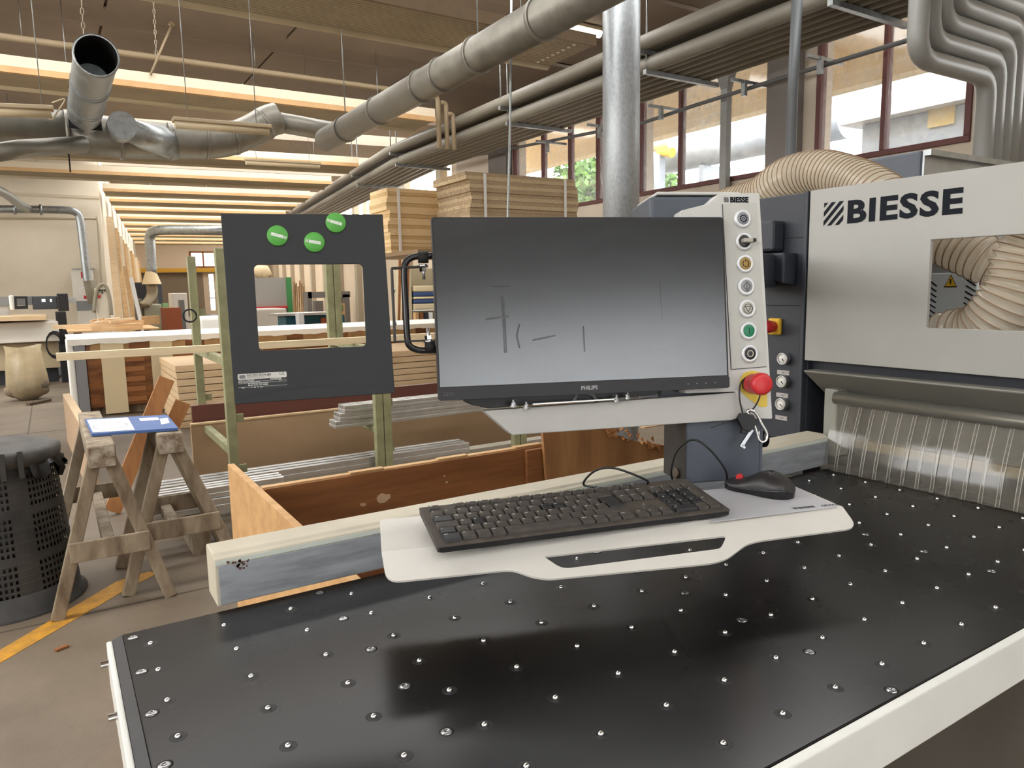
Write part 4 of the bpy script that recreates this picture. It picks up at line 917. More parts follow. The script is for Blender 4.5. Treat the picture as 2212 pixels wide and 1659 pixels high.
# U bracket to the handle
q0 = loc(PF, 846, 580, -.012); q1 = loc(PF, 853, 738, -.012); CI2 = PF.inverted() @ MF
h0 = CI2 @ loc(MF, 914, 576, -.02); h1 = CI2 @ loc(MF, 926, 736, -.02)
M_flat = mat('black_flat_bar', (24, 24, 26), .4)
MB().bar(q0, q1, .014, .0025, (1, 0, 0)).build('bracket_bar', M_flat, pl); MB().bar(q0, h0, .014, .0025, (0, 1, 0)).build('bracket_bar', M_flat, pl); MB().bar(q1, h1, .014, .0025, (0, 1, 0)).build('bracket_bar', M_flat, pl)
for h_, d in ((h0, -1), (h1, 1)):
    MB().tube([h_ + Vector((0, .004 * -d, 0)), h_ + Vector((0, .02 * d, 0))], .0026, 10).build('bolt', M_steel, pl)
    MB().tube([h_ + Vector((0, .002 * d, 0)), h_ + Vector((0, .008 * d, 0))], .0062, 6, smooth=False).build('nut', M_chrome, pl); MB().tube([h_ + Vector((0, -.003 * d, 0)), h_ + Vector((0, .001 * d, 0))], .0085, 16).build('washer', M_chrome, pl)
for y in (.3, .75):
    c = q0.lerp(q1, y); MB().lathe([(.004, 0), (.0035, .002), (.0001, .0028)], 12, Matrix.Translation(c + Vector((.0015, 0, 0))) @ Matrix.Rotation(math.pi / 2, 4, 'Y')).build('rivet', M_chrome, pl)
# three round magnets
MR = .0152
for (px, py, a, lab) in ((599.5, 509.5, 163, 'green round magnet with upside-down lettering, leftmost on the black plate'), (679, 523.5, -11, 'green round magnet nearest above the plate cut-out'), (725, 481.5, -17, 'green round magnet overlapping the top edge of the black plate')):
    c = P(px, py); fr = PF @ Matrix.Translation((c[0], c[1], .0003))
    g = thing('magnet', lab, 'magnet', fr=fr, group='green magnets on the black plate')
    MB().lathe([(MR, 0), (MR, .0022), (MR * .96, .003), (.0001, .003)], 40).build('disc', M_magnet, g)
    rm = Matrix.Rotation(math.radians(a), 4, 'Z')
    hg = hatch_logo(.0042).build('emblem', M_print, g); hg.matrix_local = rm @ Matrix.Translation((-.0132, -.0021, .0031))
    text_part('BIESSE', M_print, g, rm @ Matrix.Translation((-.0083, -.0021, .0033)), .0058, .0001, .0003, 'LEFT', 1.12)

# ---- key ring hanging from the emergency stop
kf = MF @ Matrix.Translation((ec[0], ec[1], ZH))
ks = thing('key_ring', 'black tagged key with steel carabiner tied to the red stop button', 'keys', fr=MF)
def KP(px, py, z=.012): return loc(MF, px, py, ZH + z)
MB().tube(spline([KP(1612, 815), KP(1600, 828), KP(1597, 855), KP(1603, 888), KP(1608, 894), KP(1626, 884), KP(1638, 865), KP(1641, 850), KP(1632, 826)], 6), .0014, 8).build('cable_tie', M_black, ks)
MB().tube([KP(1606, 900), KP(1570, 912), KP(1536, 924)], [.0012, .001, .0007], 6).build('tie_tail', M_black, ks)
MB().prism(round_poly([KP(1592, 905)[:2], KP(1600, 892)[:2], KP(1626, 896)[:2], KP(1633, 914)[:2], KP(1618, 934)[:2], KP(1602, 926)[:2]][::-1], .003), ZH + .006, ZH + .016).build('key_head', M_black, ks, .001)
MB().prism([KP(1603, 925)[:2], KP(1615, 930)[:2], KP(1612, 938)[:2], KP(1601, 936)[:2]][::-1], ZH + .006, ZH + .014).build('tag', M_black, ks, .001)
MB().bar(KP(1624, 928, .008), KP(1600, 965, .008), .006, .004, (0, 0, 1)).build('key_blade', M_steel, ks)
MB().bar(KP(1602, 960, .008), KP(1608, 968, .008), .004, .004, (0, 0, 1)).build('key_bit', M_steel, ks)
MB().tube(spline([KP(1613, 888), KP(1622, 886), KP(1633, 893), KP(1645, 915), KP(1656, 935), KP(1655, 950), KP(1645, 955), KP(1638, 946), KP(1632, 925), KP(1622, 905), KP(1613, 888)], 6), .0026, 10).build('carabiner', M_chrome, ks)
MB().tube([KP(1639, 930), KP(1640, 946)], .0018, 8).build('carabiner_gate', M_steel, ks)

# ================================================================== SAW MACHINE ON THE RIGHT
XM = 1.62
def onM(px, py, X=XM): return at_x(px, py, X)
saw = thing('panel_saw', 'large grey and anthracite panel saw behind the table', 'machine', (2.1, .6, 0))
yT, zT, zB = onM(1750.5, 412).y, onM(1750.5, 412).z, onM(1735.6, 777.8).z
w_y, w_t, w_b = onM(2011, 518).y, onM(2011, 518).z, onM(2000, 708).z
M2 = Matrix(((0, 0, -1, XM), (-1, 0, 0, 0), (0, 1, 0, 0), (0, 0, 0, 1)))     # local x -> -Y, y -> Z, z -> -X
hb_ = holed([(-yT, zB), (.35, zB), (.35, zT), (-yT, zT)], [(-w_y, w_b), (-.45, w_b + .0), (-.45, w_t + .0), (-w_y, w_t)], -.012, 0)
hb_.v = [tuple(M2 @ Vector(v)) for v in hb_.v]; hb_.build('cover_panel', M_cover, saw, .0015)
# big lettering
a0 = onM(1830, 484); a1 = onM(2079, 466); t0_ = onM(1830, 433)
wid = (a0.y - a1.y); cap = t0_.z - a0.z
tm = text_mesh('BIESSE', 1.0, 0, .038, 'LEFT', 1.0, 1.1); xs_ = [v.co.x for v in tm.vertices]; ys_ = [v.co.y for v in tm.vertices]
sy = cap / (max(ys_) - min(ys_)); sx_ = wid / (max(xs_) - min(xs_))
tme = tm.copy(); tme.transform(Matrix.Diagonal((sx_, sy, 1, 1))); tme.transform(Matrix.Translation((-min(xs_) * sx_, -min(ys_) * sy, 0)))
lo2 = obj('lettering', tme, M_inkdark, saw); lo2.matrix_world = M2 @ Matrix.Translation((-a0.y, a0.z, .0008))
l0 = onM(1779, 489); l1 = onM(1820, 443); ls = l0.y - onM(1821, 486).y
hl2 = hatch_logo(1.0); hl2.v = [(v[0] * ls, v[1] * cap, v[2]) for v in hl2.v]; ho = hl2.build('emblem', M_inkdark, saw); ho.matrix_world = M2 @ Matrix.Translation((-l0.y, a0.z, .0006))
# anthracite housing left of the cover
HX = 1.635
yH0, yH1 = yT + .002, 1.46
MB().box(HX, 2.1, yH0, yH1, 1.0, zT + .0).build('housing', M_dark, saw, .004)
MB().box(XM - .004, XM + .02, yT + .003, yT + .014, 1.01, zT).build('corner_strip', M_dark, saw, .002)
for z in (onM(1700, 515, HX).z, onM(1700, 660, HX).z): MB().box(HX - .0006, HX, yH0 + .02, yH1, z - .0012, z + .0012).build('seam', M_rubber, saw)
p = onM(1690, 590, HX); MB().hexa([(HX - .055, onM(1722, 590, HX).y, onM(1690, 612, HX).z), (HX - .001, onM(1722, 590, HX).y, onM(1690, 618, HX).z), (HX - .001, 1.42, onM(1690, 618, HX).z), (HX - .055, 1.42, onM(1690, 570, HX).z)],
    [(HX - .055, onM(1722, 590, HX).y, onM(1690, 548, HX).z), (HX - .001, onM(1722, 590, HX).y, onM(1690, 548, HX).z), (HX - .001, 1.42, onM(1690, 548, HX).z), (HX - .055, 1.42, onM(1690, 548, HX).z)]).build('arm_mount', M_dark, saw, .004)
z0_, z1_ = onM(1665, 545, HX).z, onM(1665, 480, HX).z
MB().box(HX - .05, HX - .001, onM(1680, 510, HX - .03).y, 1.42, z0_, z1_).build('arm_mount', M_dark, saw, .008)
# second emergency stop and gauges
es_c = onM(1677, 705, HX - .004)
MB().box(HX - .014, HX - .0005, es_c.y - .016, es_c.y + .02, es_c.z - .022, es_c.z + .022).build('stop_box', M_yellow, saw, .004)
RX = Matrix.Rotation(-math.pi / 2, 4, 'Y')
MB().lathe([(.014, 0), (.014, .012), (.0165, .014), (.0165, .044), (.014, .048), (.0001, .049)], 24, Matrix.Translation((HX - .014, es_c.y + .002, es_c.z)) @ RX).build('stop_button', M_red, saw)
for i, (px, py) in enumerate(((1692, 775), (1690, 824), (1688, 873))):
    c = onM(px, py, HX - .012); G = Matrix.Translation((HX - .001, c.y, c.z)) @ RX; r = .0150
    MB().lathe([(r, 0), (r, .012), (r * 1.08, .013), (r * 1.08, .017), (r * .9, .018), (r * .86, .0155)], 28, G, caps=False).build('gauge_bezel', mat('satin_chrome', (190, 190, 188), .32, .8), saw)
    gd = MB().lathe([(r * .9, .014), (r * .88, .0152), (.0001, .0153)], 24, G).build('gauge_dial', M_paper, saw)
    nb_ = MB(); nb_.prism([(-.009, -.0011), (.001, -.0016), (.001, .0016), (-.009, .0002)], .0156, .016, G @ Matrix.Rotation(.7, 4, 'Z')); nb_.build('needle', M_ink, gd)
    lb = onM(px + 2, py + 29, HX - .001); MB().box(HX - .0016, HX - .0006, lb.y - .016, lb.y + .022, lb.z - .007, lb.z + .0045).build('gauge_label', mat('grey_label', (176, 172, 168), .6), saw)
    for k, t in enumerate(('bar', 'T', '2')):
        tmx = text_mesh(t, .006, 0, .0001).copy(); tmx.materials.clear(); o = obj('lettering', tmx, M_ink, saw); o.matrix_world = Matrix(((0, 0, -1, HX - .0018), (-1, 0, 0, lb.y + .006 - k * .009), (0, 1, 0, lb.z - .003), (0, 0, 0, 1)))
# dark recess, shelf lip and pressure beam under the cover
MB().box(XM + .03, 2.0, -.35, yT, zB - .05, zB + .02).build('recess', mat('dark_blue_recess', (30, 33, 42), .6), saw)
lipz = onM(1900, 815, XM - .01).z
MB().hexa([(1.605, -.35, lipz - .004), (1.705, -.35, lipz - .075), (1.705, yT - .01, lipz - .075), (1.605, yT - .01, lipz - .004)], [(1.605, -.35, lipz), (1.72, -.35, lipz), (1.72, yT - .01, lipz), (1.605, yT - .01, lipz)]).build('pressure_beam', mat('beam_grey', (132, 130, 122), .5, var=.1, scale=5), saw, .002)
MB().box(1.72, 1.80, -.35, yT - .02, .99, lipz - .06).build('beam_face', mat('beam_face_grey', (112, 110, 104), .45, .3, var=.15, scale=6), saw)
MB().box(1.70, 1.719, -.35, yT - .03, 1.0, 1.022).build('wear_strip', mat('buff_wear_strip', (160, 142, 110), .6), saw)
MB().box(1.66, 1.9, -.35, yT - .03, .90, .957).build('saw_table', mat('dark_steel_bed', (70, 68, 64), .4, .6), saw)
MB().box(1.75, 2.15, -.35, yH1, 0, .899).build('machine_base', mat('base_brown_grey', (92, 86, 78), .6), saw)
MB().box(2.1, 2.6, -.35, yH1, 0, 1.10).build('rear_frame', M_dark, saw)
MB().box(1.66, 2.0, yH0 + .02, yH1, .90, .999).build('housing_foot', M_dark, saw)
MB().box(XM + .02, XM + .05, .34, .35, zB, zT).build('cover_stiffener', M_dark, saw); 
MB().box(1.9, 2.4, -.35, -.30, 1.101, zT).build('rear_frame', M_dark, saw)
# end block of the curtain roller
pe = at_y(1800, 890, 1.085); MB().box(1.625, 1.68, 1.078, 1.115, .985, at_y(1800, 842, 1.085).z).build('roller_block', mat('block_grey', (140, 140, 132), .5), saw, .004)
# curtain
yb0 = at_z(1784.5, 1012.5, T).y; Xb = at_z(1990, 1060, T).x - .004
pit = (at_z(1810, 1016, T).y - at_z(2189, 1104, T).y) / 12.0
ct = at_y(1829, 873, at_z(1810, 1016, T).y); Xr, Zr = ct.x, ct.z
cur = thing('strip_curtain', 'clear plastic strip curtain hanging from a roller over the table', 'curtain', (Xb, .5, T))
MB().tube([(Xr + .004, yb0 + .006, Zr + .012), (Xr + .004, -.3, Zr + .012)], .0165, 28).build('roller', mat('satin_roller', (150, 148, 140), .32, .7, var=.1, scale=20), cur)
M_clear = clear_mat('clear_curtain_plastic', (196, 190, 176), .74, .08, dirt=.12, dirt_scale=6)
M_clearedge = clear_mat('curtain_edge_plastic', (224, 222, 214), .25, .05)
def strip_pts(y0, y1, off):
    N = 8; b = MB(); vs_ = []
    for i in range(N + 1):
        s_ = i / N; x = Xr + (Xb - Xr) * s_ - .005 * math.sin(math.pi * s_); z = Zr + (T + .0015 - Zr) * s_
        vs_ += [(x + off, y0, z), (x + off, y1, z)]
    b.add(vs_, [(2 * i, 2 * i + 1, 2 * i + 3, 2 * i + 2) for i in range(N)], True); return b
for k in range(27):
    ya = yb0 - k * pit; s_ = strip_pts(ya + .0032, ya - pit - .0032, -.002 * (k % 2)).build('curtain_strip', M_clear, cur)
    b = MB()
    for d in (.0034, -.0034):
        b.tube([(Xr + (Xb - Xr) * q - .005 * math.sin(math.pi * q) - .0025, ya - pit + d, Zr + (T + .002 - Zr) * q) for q in (0, .2, .4, .6, .8, 1)], .0008, 6)
    b.build('bright_edge_line', M_clearedge, s_)  # pale beads added to draw the bright lines of overlapping edges
# ---- what stands behind the cover
def ribbed(pts, r, amp, pitch):
    pts = spline(pts, 24); L_ = [0]
    for i in range(1, len(pts)): L_.append(L_[-1] + (pts[i] - pts[i - 1]).length)
    n = int(L_[-1] / pitch * 6); q = []; rs = []; j = 0
    for i in range(n + 1):
        s_ = L_[-1] * i / n
        while j < len(L_) - 2 and L_[j + 1] < s_: j += 1
        q.append(pts[j].lerp(pts[j + 1], (s_ - L_[j]) / max(1e-9, L_[j + 1] - L_[j]))); rs.append(r + amp * math.cos(2 * math.pi * i / 6))
    ring = [q[i] for i in range(0, n + 1, 6)]
    return q, rs, ring
M_hose = clear_mat('clear_beige_hose', (236, 226, 206), .34, .12)
M_hwire = mat('copper_hose_wire', (150, 124, 98), .45, .2)
def hose(label, pts, r, amp=.004, pitch=.02):
    e = thing('extraction_hose', label, 'hose', pts[0]); q, rs, ring = ribbed(pts, r, amp, pitch)
    b = MB(); b.tube(q, rs, 26, caps=False); b.build('wall', M_hose, e)
    w = MB()
    for i in range(1, len(ring) - 1):
        d = (ring[i + 1] - ring[i - 1]).normalized(); up_ = Vector((0, 0, 1)) if abs(d.z) < .9 else Vector((1, 0, 0)); s_ = d.cross(up_).normalized(); u_ = s_.cross(d)
        w.tube([ring[i] + (s_ * math.cos(a) + u_ * math.sin(a)) * (r + amp + .0005) for a in [2 * math.pi * k / 24 for k in range(25)]], .0014, 5, caps=False)
    w.build('wire_helix', M_hwire, e); return e
def HX_(pxs, X): return [at_x(x, y, X) for x, y in pxs]
hose('arched clear ribbed hose rising over the top of the grey cover', [at_x(1560, 450, 1.98), at_x(1640, 425, 1.96), at_x(1700, 385, 1.92), at_x(1770, 372, 1.90), at_x(1840, 390, 1.86), at_x(1905, 425, 1.80), at_x(1950, 470, 1.78)], .056, .005, .018)
hose('ribbed hose crossing the top of the cover cut-out', [at_x(1930, 500, 1.86), at_x(2020, 518, 1.86), at_x(2090, 545, 1.86), at_x(2150, 572, 1.86), at_x(2210, 600, 1.88), at_x(2280, 640, 1.9)], .05, .005, .019)
hose('thick ribbed hose curling down inside the cover cut-out', [at_x(2260, 470, 1.76), at_x(2215, 560, 1.75), at_x(2185, 640, 1.74), at_x(2120, 715, 1.74), at_x(2040, 735, 1.75), at_x(1990, 800, 1.76)], .058, .0045, .017)
cab = thing('louvred_cabinet', 'white louvred metal cabinet with yellow warning triangle', 'cabinet', (2.2, .9, 1.1))
XC = 2.12
c_tl = at_x(1985, 591, XC); c_br = at_x(2112, 712, XC)
cy0, cy1, cz1 = at_x(2112, 600, XC).y, c_tl.y + .12, c_tl.z
MB().box(XC, XC + .3, cy0, cy1, 1.101, cz1).build('body', mat('cabinet_white', (206, 210, 210), .45), cab, .003)
MB().box(XC + .02, XC + .3, cy0 + .01, cy1, cz1 + .001, cz1 + .07).build('top_channel', M_alu, cab)
for (xa, xb) in ((2006, 2022), (2086, 2106)):
    for k in range(9):
        z_ = cz1 - .02 - k * .0155
        for t_ in range(1):
            ya_ = at_x(xa, 650, XC).y - k * -.0012; yb_ = at_x(xb, 650, XC).y
            MB().bar((XC - .0006, ya_, z_), (XC - .0006, yb_, z_ - .016), .0012, .0035, (0, 0, 1)).build('louvre_slot', M_ink, cab)
tc_ = at_x(2054, 608, XC); 
def tri(s_, X, m, nm): MB().prism([(-tc_.y - s_, tc_.z - s_ * .9), (-tc_.y + s_, tc_.z - s_ * .9), (-tc_.y, tc_.z + s_ * 1.1)], 0, .0005, Matrix(((0, 0, -1, X), (-1, 0, 0, 0), (0, 1, 0, 0), (0, 0, 0, 1)))).build(nm, m, cab)
tri(.0175, XC - .0004, M_ink, 'warning_border'); tri(.0145, XC - .001, M_yellow, 'warning_triangle')
MB().box(XC - .0022, XC - .0016, tc_.y - .002, tc_.y + .002, tc_.z - .006, tc_.z + .007).build('warning_mark', M_ink, cab)
db = thing('dark_box', 'dark slate box standing on the machine behind the cover', 'box', (2.5, 1.3, 1.1))
XD = 2.65; d1_ = at_x(1990, 324, XD); d0_ = at_x(1775, 400, XD)
MB().box(XD, XD + .3, d1_.y, at_x(1770, 380, XD).y, 1.0, d1_.z).build('body', M_slate, db, .01)
zx = at_y(2175, 352, d1_.y).x
MB().box(XD + .31, zx, d1_.y + .0, at_x(1770, 380, XD).y, 1.0, d1_.z - .002).build('rear_case', M_slate, db)
MB().box(XD + .01, zx, d1_.y - .008, d1_.y - .001, 1.0, d1_.z - .001).build('zinc_flank', M_zinc, db)
MB().box(XD + .01, zx, d1_.y - .03, d1_.y - .0085, d1_.z - .02, d1_.z).build('zinc_rim', M_zinc, db)
MB().box(2.62, zx, d1_.y, at_x(1770, 380, XD).y, 0, .999).build('stand', M_dark, db)

# ================================================================== WORKSHOP BEHIND THE TABLE
# ---- trestles
def trestle(label, px_beam, py_beam, Y0, feet, zt=.76, back=None):
    c = at_y(px_beam, py_beam, Y0); Y1 = back; e = thing('sawhorse', label, 'sawhorse', (c.x, Y0, 0), group='weathered sawhorses')
    MB().box(c.x - .055, c.x + .055, Y0 - .03, Y1 + .05, zt - .1, zt).build('beam', M_oldwood, e, .008)
    MB().box(c.x - .05, c.x + .05, Y0 - .0335, Y0 - .0305, zt - .095, zt - .006).build('painted_end', mat('flaked_white_paint', (186, 178, 162), .8, rgb2=(112, 92, 72), scale=30), e)
    for Yk in (Y0, Y1):
        for fx_, s_ in ((feet[0], -1), (feet[1], 1)):
            MB().bar((c.x + s_ * .03, Yk + (.03 if Yk == Y0 else -.03), zt - .07), (fx_, Yk, .0), .055, .04, (0, 1, 0)).build('leg', M_oldwood, e, .005)
        zb = .30; k = zb / zt; xa = feet[0] + (c.x - feet[0]) * k; xb = feet[1] + (c.x - feet[1]) * k
        MB().box(xa - .02, xb + .02, Yk + (-.028 if Yk == Y0 else .012), Yk + (-.012 if Yk == Y0 else .03), zb - .05, zb + .04).build('cross_rail', M_oldwood, e, .004)
    MB().bar((c.x, Y0, .27), (c.x, Y1, .27), .05, .06).build('stretcher', M_oldwood, e, .004)
    return e
trestle('weathered wooden sawhorse nearest the black basket bin', 219, 975, 3.66, (-.086, .372), back=at_z(208, 890, .76).y)
trestle('weathered wooden sawhorse nearest the plywood crate', 368, 958, 3.78, (.20, .72), back=4.2)
# ---- blue board with drawing
bz = .762
def flat_poly(name, pxs, z, h, m, label, cat): 
    pts = [at_z(x, y, z + h) for x, y in pxs]; return tag(MB().prism([(p.x, p.y) for p in pts][::-1], z + .001, z + h).build(name, m), label, cat)
flat_poly('blue_board', [(183, 905), (361, 896), (385, 924), (198, 937)], bz, .014, mat('blue_coated_board', (62, 94, 150), .5, var=.08), 'blue coated board lying across the sawhorses', 'board')
flat_poly('drawing_sheet', [(188, 907), (276, 902), (291, 928), (201, 934)], bz + .014, .002, M_paper, 'white drawing sheet lying on the blue board', 'paper')
ds = bpy.data.objects['drawing_sheet']
c = at_z(238, 916, bz + .025)
b = MB(); 
for k in range(40):
    a0, a1 = 2 * math.pi * k / 40, 2 * math.pi * (k + 1) / 40
    f_ = lambda a, r: (c.x + r * .075 * math.cos(a), c.y + r * .10 * math.sin(a))
    b.prism([f_(a0, 1), f_(a0, .95), f_(a1, .95), f_(a1, 1)][::-1], bz + .0162, bz + .0166)
b.build('drawn_ellipse', mat('pencil_grey', (120, 120, 120), .8), ds)
for (xa, ya, xb, yb) in ((300, 900, 340, 898), (345, 901, 362, 905)):
    p = [at_z(*q, bz + .024) for q in ((xa, ya), (xb, ya - 2), (xb + 4, yb + 5), (xa + 3, yb + 8))]; MB().prism([(q.x, q.y) for q in p][::-1], bz + .0145, bz + .0155).build('torn_label', M_paper, bpy.data.objects['blue_board'])
# ---- black basket bin
bc = Vector((-.275, 4.05, 0)); zl = at_y(40, 950, 4.05).z
bn = thing('basket_bin', 'black perforated plastic basket bin with lid at the left edge', 'bin', bc)
M_bin = mat('dusty_black_bin', (62, 60, 57), .6, rgb2=(38, 38, 38), scale=7, bump=.1)
TBc = Matrix.Translation(bc)
rb0, rb1 = .285, .235; zb0, zb1 = .09, zl - .06
def binr(z): return rb0 + (rb1 - rb0) * (z - zb0) / (zb1 - zb0)
b = MB(); NA, NZ = 84, 20
def cyl(a, z, r): return bc + Vector((r * math.cos(a), r * math.sin(a), z))
for i in range(NA):
    solid_col = (i % 14) in (10, 11, 12, 13)
    for j in range(NZ):
        a0, a1 = 2 * math.pi * i / NA, 2 * math.pi * (i + 1) / NA; z0, z1 = zb0 + (zb1 - zb0) * j / NZ, zb0 + (zb1 - zb0) * (j + 1) / NZ
        if solid_col or j in (5, 12) or j > 17: b.add([cyl(a0, z0, binr(z0)), cyl(a1, z0, binr(z0)), cyl(a1, z1, binr(z1)), cyl(a0, z1, binr(z1))], [(0, 1, 2, 3)]); continue
        da, dz = (a1 - a0) * .24, (z1 - z0) * .22
        o_ = [(a0, z0), (a1, z0), (a1, z1), (a0, z1)]; i_ = [(a0 + da, z0 + dz), (a1 - da, z0 + dz), (a1 - da, z1 - dz), (a0 + da, z1 - dz)]
        b.add([cyl(a, z, binr(z)) for a, z in o_] + [cyl(a, z, binr(z)) for a, z in i_], [(0, 1, 5, 4), (1, 2, 6, 5), (2, 3, 7, 6), (3, 0, 4, 7)])
b.build('basket_wall', M_bin, bn)
MB().lathe([(rb0 - .03, .05), (rb1 - .025, zb1)], 36, TBc, caps=False).build('bin_liner', mat('black_bin_bag', (12, 12, 13), .35), bn)
b = MB()
for j in range(1, NZ): 
    z = zb0 + (zb1 - zb0) * j / NZ; b.lathe([(binr(z), z - .0015), (binr(z) + .0025, z), (binr(z), z + .0015)], 48, TBc, caps=False)
b.build('hoop_ribs', M_bin, bn)
MB().lathe([(.32, 0), (.32, .012), (.295, .02), (.29, .1), (.28, .1), (.28, 0)], 48, TBc, caps=False).build('foot_ring', M_bin, bn)
MB().lathe([(rb1 + .004, zb1 - .03), (rb1 + .022, zb1 - .03), (rb1 + .03, zb1 + .0), (rb1 + .03, zb1 + .03), (rb1 + .0, zb1 + .045), (rb1 - .06, zb1 + .05), (rb1 - .08, zb1 + .062), (.0001, zb1 + .066)], 48, TBc, caps=False).build('lid', mat('dusty_bin_lid', (86, 82, 76), .6, rgb2=(52, 50, 48), scale=8), bn)
for a in (-1.4, -1.15): MB().bar(cyl(a, zb1 + .05, rb1 + .035), cyl(a, zb1 - .07, rb1 + .035), .03, .02, (0, 0, 1) if False else (1, 0, 0)).build('lid_clip', M_bin, bn)
b = MB()
for k in range(24):
    a = -1.0 + 1.6 * k / 23; r = rb1 + .03 + .012 * math.sin(k * 2.1); z = zb1 - .02 + .015 * math.sin(k * 1.3)
    b.v.append(tuple(cyl(a, z, rb1 + .02))); b.v.append(tuple(cyl(a, z - .05 - .03 * math.sin(k * .9), r + .015)))
b.f = [(2 * k, 2 * k + 2, 2 * k + 3, 2 * k + 1) for k in range(23)]; b.sm = [True] * 23; b.build('liner_edge', mat('black_bin_bag', (12, 12, 13), .35), bn)
# ---- translucent rubbish sack
sk = at_z(62, 868, 0); SY = sk.y + .25
e = thing('rubbish_sack', 'translucent beige plastic sack of waste standing on the floor', 'sack', (sk.x, SY, 0))
Hs = at_y(55, 748, SY).z; Wb = (at_y(100, 800, SY).x - at_y(8, 800, SY).x) / 2; xc = (at_y(100, 800, SY).x + at_y(8, 800, SY).x) / 2
b = MB(); vs_ = []; N, K = 20, 40; rr = random.Random(3)
ph = [rr.uniform(0, 6.28) for _ in range(6)]
for i in range(N + 1):
    u = i / N; base = [0.35, .8, .96, 1, .98, .95, .92, .9, .86, .82, .84][min(10, int(u * 10))] 
    u10 = u * 10; k0 = min(9, int(u10)); tab = [.40, .84, .97, 1, .98, .96, .93, .9, .86, .84, .90]; base = tab[k0] + (tab[k0 + 1] - tab[k0]) * (u10 - k0)
    for k in range(K):
        a = 2 * math.pi * k / K; r = base * (1 + .05 * math.sin(3 * a + ph[0] + 2 * u) + .035 * math.sin(7 * a + ph[1] - 3 * u) + .02 * math.sin(13 * a + ph[2] + 4 * u))
        vs_.append((xc + Wb * r * math.cos(a), SY + Wb * .75 * r * math.sin(a), Hs * (u + (.03 * math.sin(2 * a + 1) * u))))
b.add(vs_, [(i * K + k, i * K + (k + 1) % K, (i + 1) * K + (k + 1) % K, (i + 1) * K + k) for i in range(N) for k in range(K)], True); b.f.append(tuple(range(K))); b.sm.append(False)
b.build('film', clear_mat('sack_film', (210, 194, 160), .38, .2, dirt=.3, dirt_scale=5), e)
b = MB()
for (dx, dz, r) in ((-.12, .14, .15), (.1, .2, .17), (.02, .1, .2), (.16, .12, .1)): b.lathe([(.001, -r)] + [(r * math.cos(t * .39), r * math.sin(t * .39)) for t in range(-3, 4)] + [(.001, r)], 12, Matrix.Translation((xc + dx, SY, max(dz, r * .75))) @ Matrix.Diagonal((1, .8, .7, 1)))
b.build('contents', mat('sack_waste', (150, 128, 98), .8, rgb2=(96, 92, 88), scale=4), e)
a = at_z(60, 873, .02); c2 = at_z(107, 864, .02); tag(MB().bar(a, c2, .06, .03).build('floor_batten', mat('dark_batten', (92, 78, 60), .8)), 'dark batten on the floor by the plastic sack', 'batten')
a = at_z(132, 1405, .0); tag(MB().bar(a + Vector((-.02, 0, .006)), a + Vector((.025, .02, .006)), .02, .008).build('wood_chip', M_plyd), 'small dark wood chip on the floor beside the yellow line', 'chip')
# ---- plywood crate behind the fence
ZC = .80
cA = at_z(497, 1002, ZC); cB = at_z(640, 1130, ZC); cK = at_z(566, 1049, ZC); cR = at_z(1188, 966, ZC)
cr = thing('plywood_crate', 'open plywood crate with stained inner walls behind the fence', 'crate', ((cA.x + cR.x) / 2, cK.y, 0))
xl = (cA.x + cB.x) / 2
MB().box(xl - .011, xl + .011, 1.25, cA.y, .02, ZC).build('side_panel', wood('pale_plywood', (206, 164, 112), (184, 142, 92), (1, 6, 6)), cr, .001)
yk = (cK.y + cR.y) / 2
MB().box(xl + .012, cR.x + .1, yk - .009, yk, .02, ZC).build('back_panel', M_plyd, cr); MB().box(xl + .012, cR.x + .1, yk + .001, yk + .03, .05, ZC + .004).build('back_batten', M_ply, cr)
for k in range(5): x = xl + .3 + k * .33; MB().box(x, x + .12, yk - .002, yk + .025, ZC + .0045, ZC + .009).build('shim', M_ply, cr)
xj = at_y(1132, 975, yk - .01).x; MB().box(xj, cR.x + .02, yk - .028, yk - .010, .02, ZC - .004).build('corner_panel', M_plyd, cr, .004)
MB().box(xl + .012, 1.6, 1.5, yk - .03, .0, .019).build('bottom', M_plyd, cr)
# torn label remnants on the stained wall
for (px, py, w) in ((828, 1078, 30), (785, 1090, 12), (960, 1028, 5), (965, 1042, 8)):
    c = at_y(px, py, yk - .0095); n = 11; pts = []
    for k in range(n): a = 2 * math.pi * k / n; r = random.uniform(.55, 1.1) * w / 1575 * yk * .5; pts.append((c.x + r * 1.3 * math.cos(a), c.z + r * math.sin(a)))
    MB().prism(pts, -(yk - .009), -(yk - .0098), Matrix(((1, 0, 0, 0), (0, 0, -1, 0), (0, 1, 0, 0), (0, 0, 0, 1)))).build('label_remnant', mat('label_remnant', (190, 160, 128), .8), cr)
# torn plywood sheet right of the crate
yt = yk - .04; tp = [(1166, 905), (1200, 1040), (1450, 1010), (1450, 965), (1425, 960), (1400, 955), (1370, 952), (1345, 945), (1320, 935), (1305, 925), (1290, 915), (1270, 905)]
pts = [at_y(x, y, yt) for x, y in tp]; pts[1] = Vector((pts[1].x, yt, .021)); pts[2] = Vector((pts[2].x + .3, yt, .021)); pts[3] = Vector((pts[3].x + .3, yt, pts[3].z - .02))
e = thing('torn_plywood', 'brown plywood sheet with a splintered torn edge behind the console', 'board', (pts[1].x, yt, 0))
MYZ = Matrix(((1, 0, 0, 0), (0, 0, -1, 0), (0, 1, 0, 0), (0, 0, 0, 1)))
MB().prism([(p.x, p.z) for p in pts], -yt, -yt + .014, MYZ).build('sheet', wood('worn_brown_plywood', (164, 118, 72), (132, 90, 52), (6, 6, 1), 2.0), e)
b = MB()
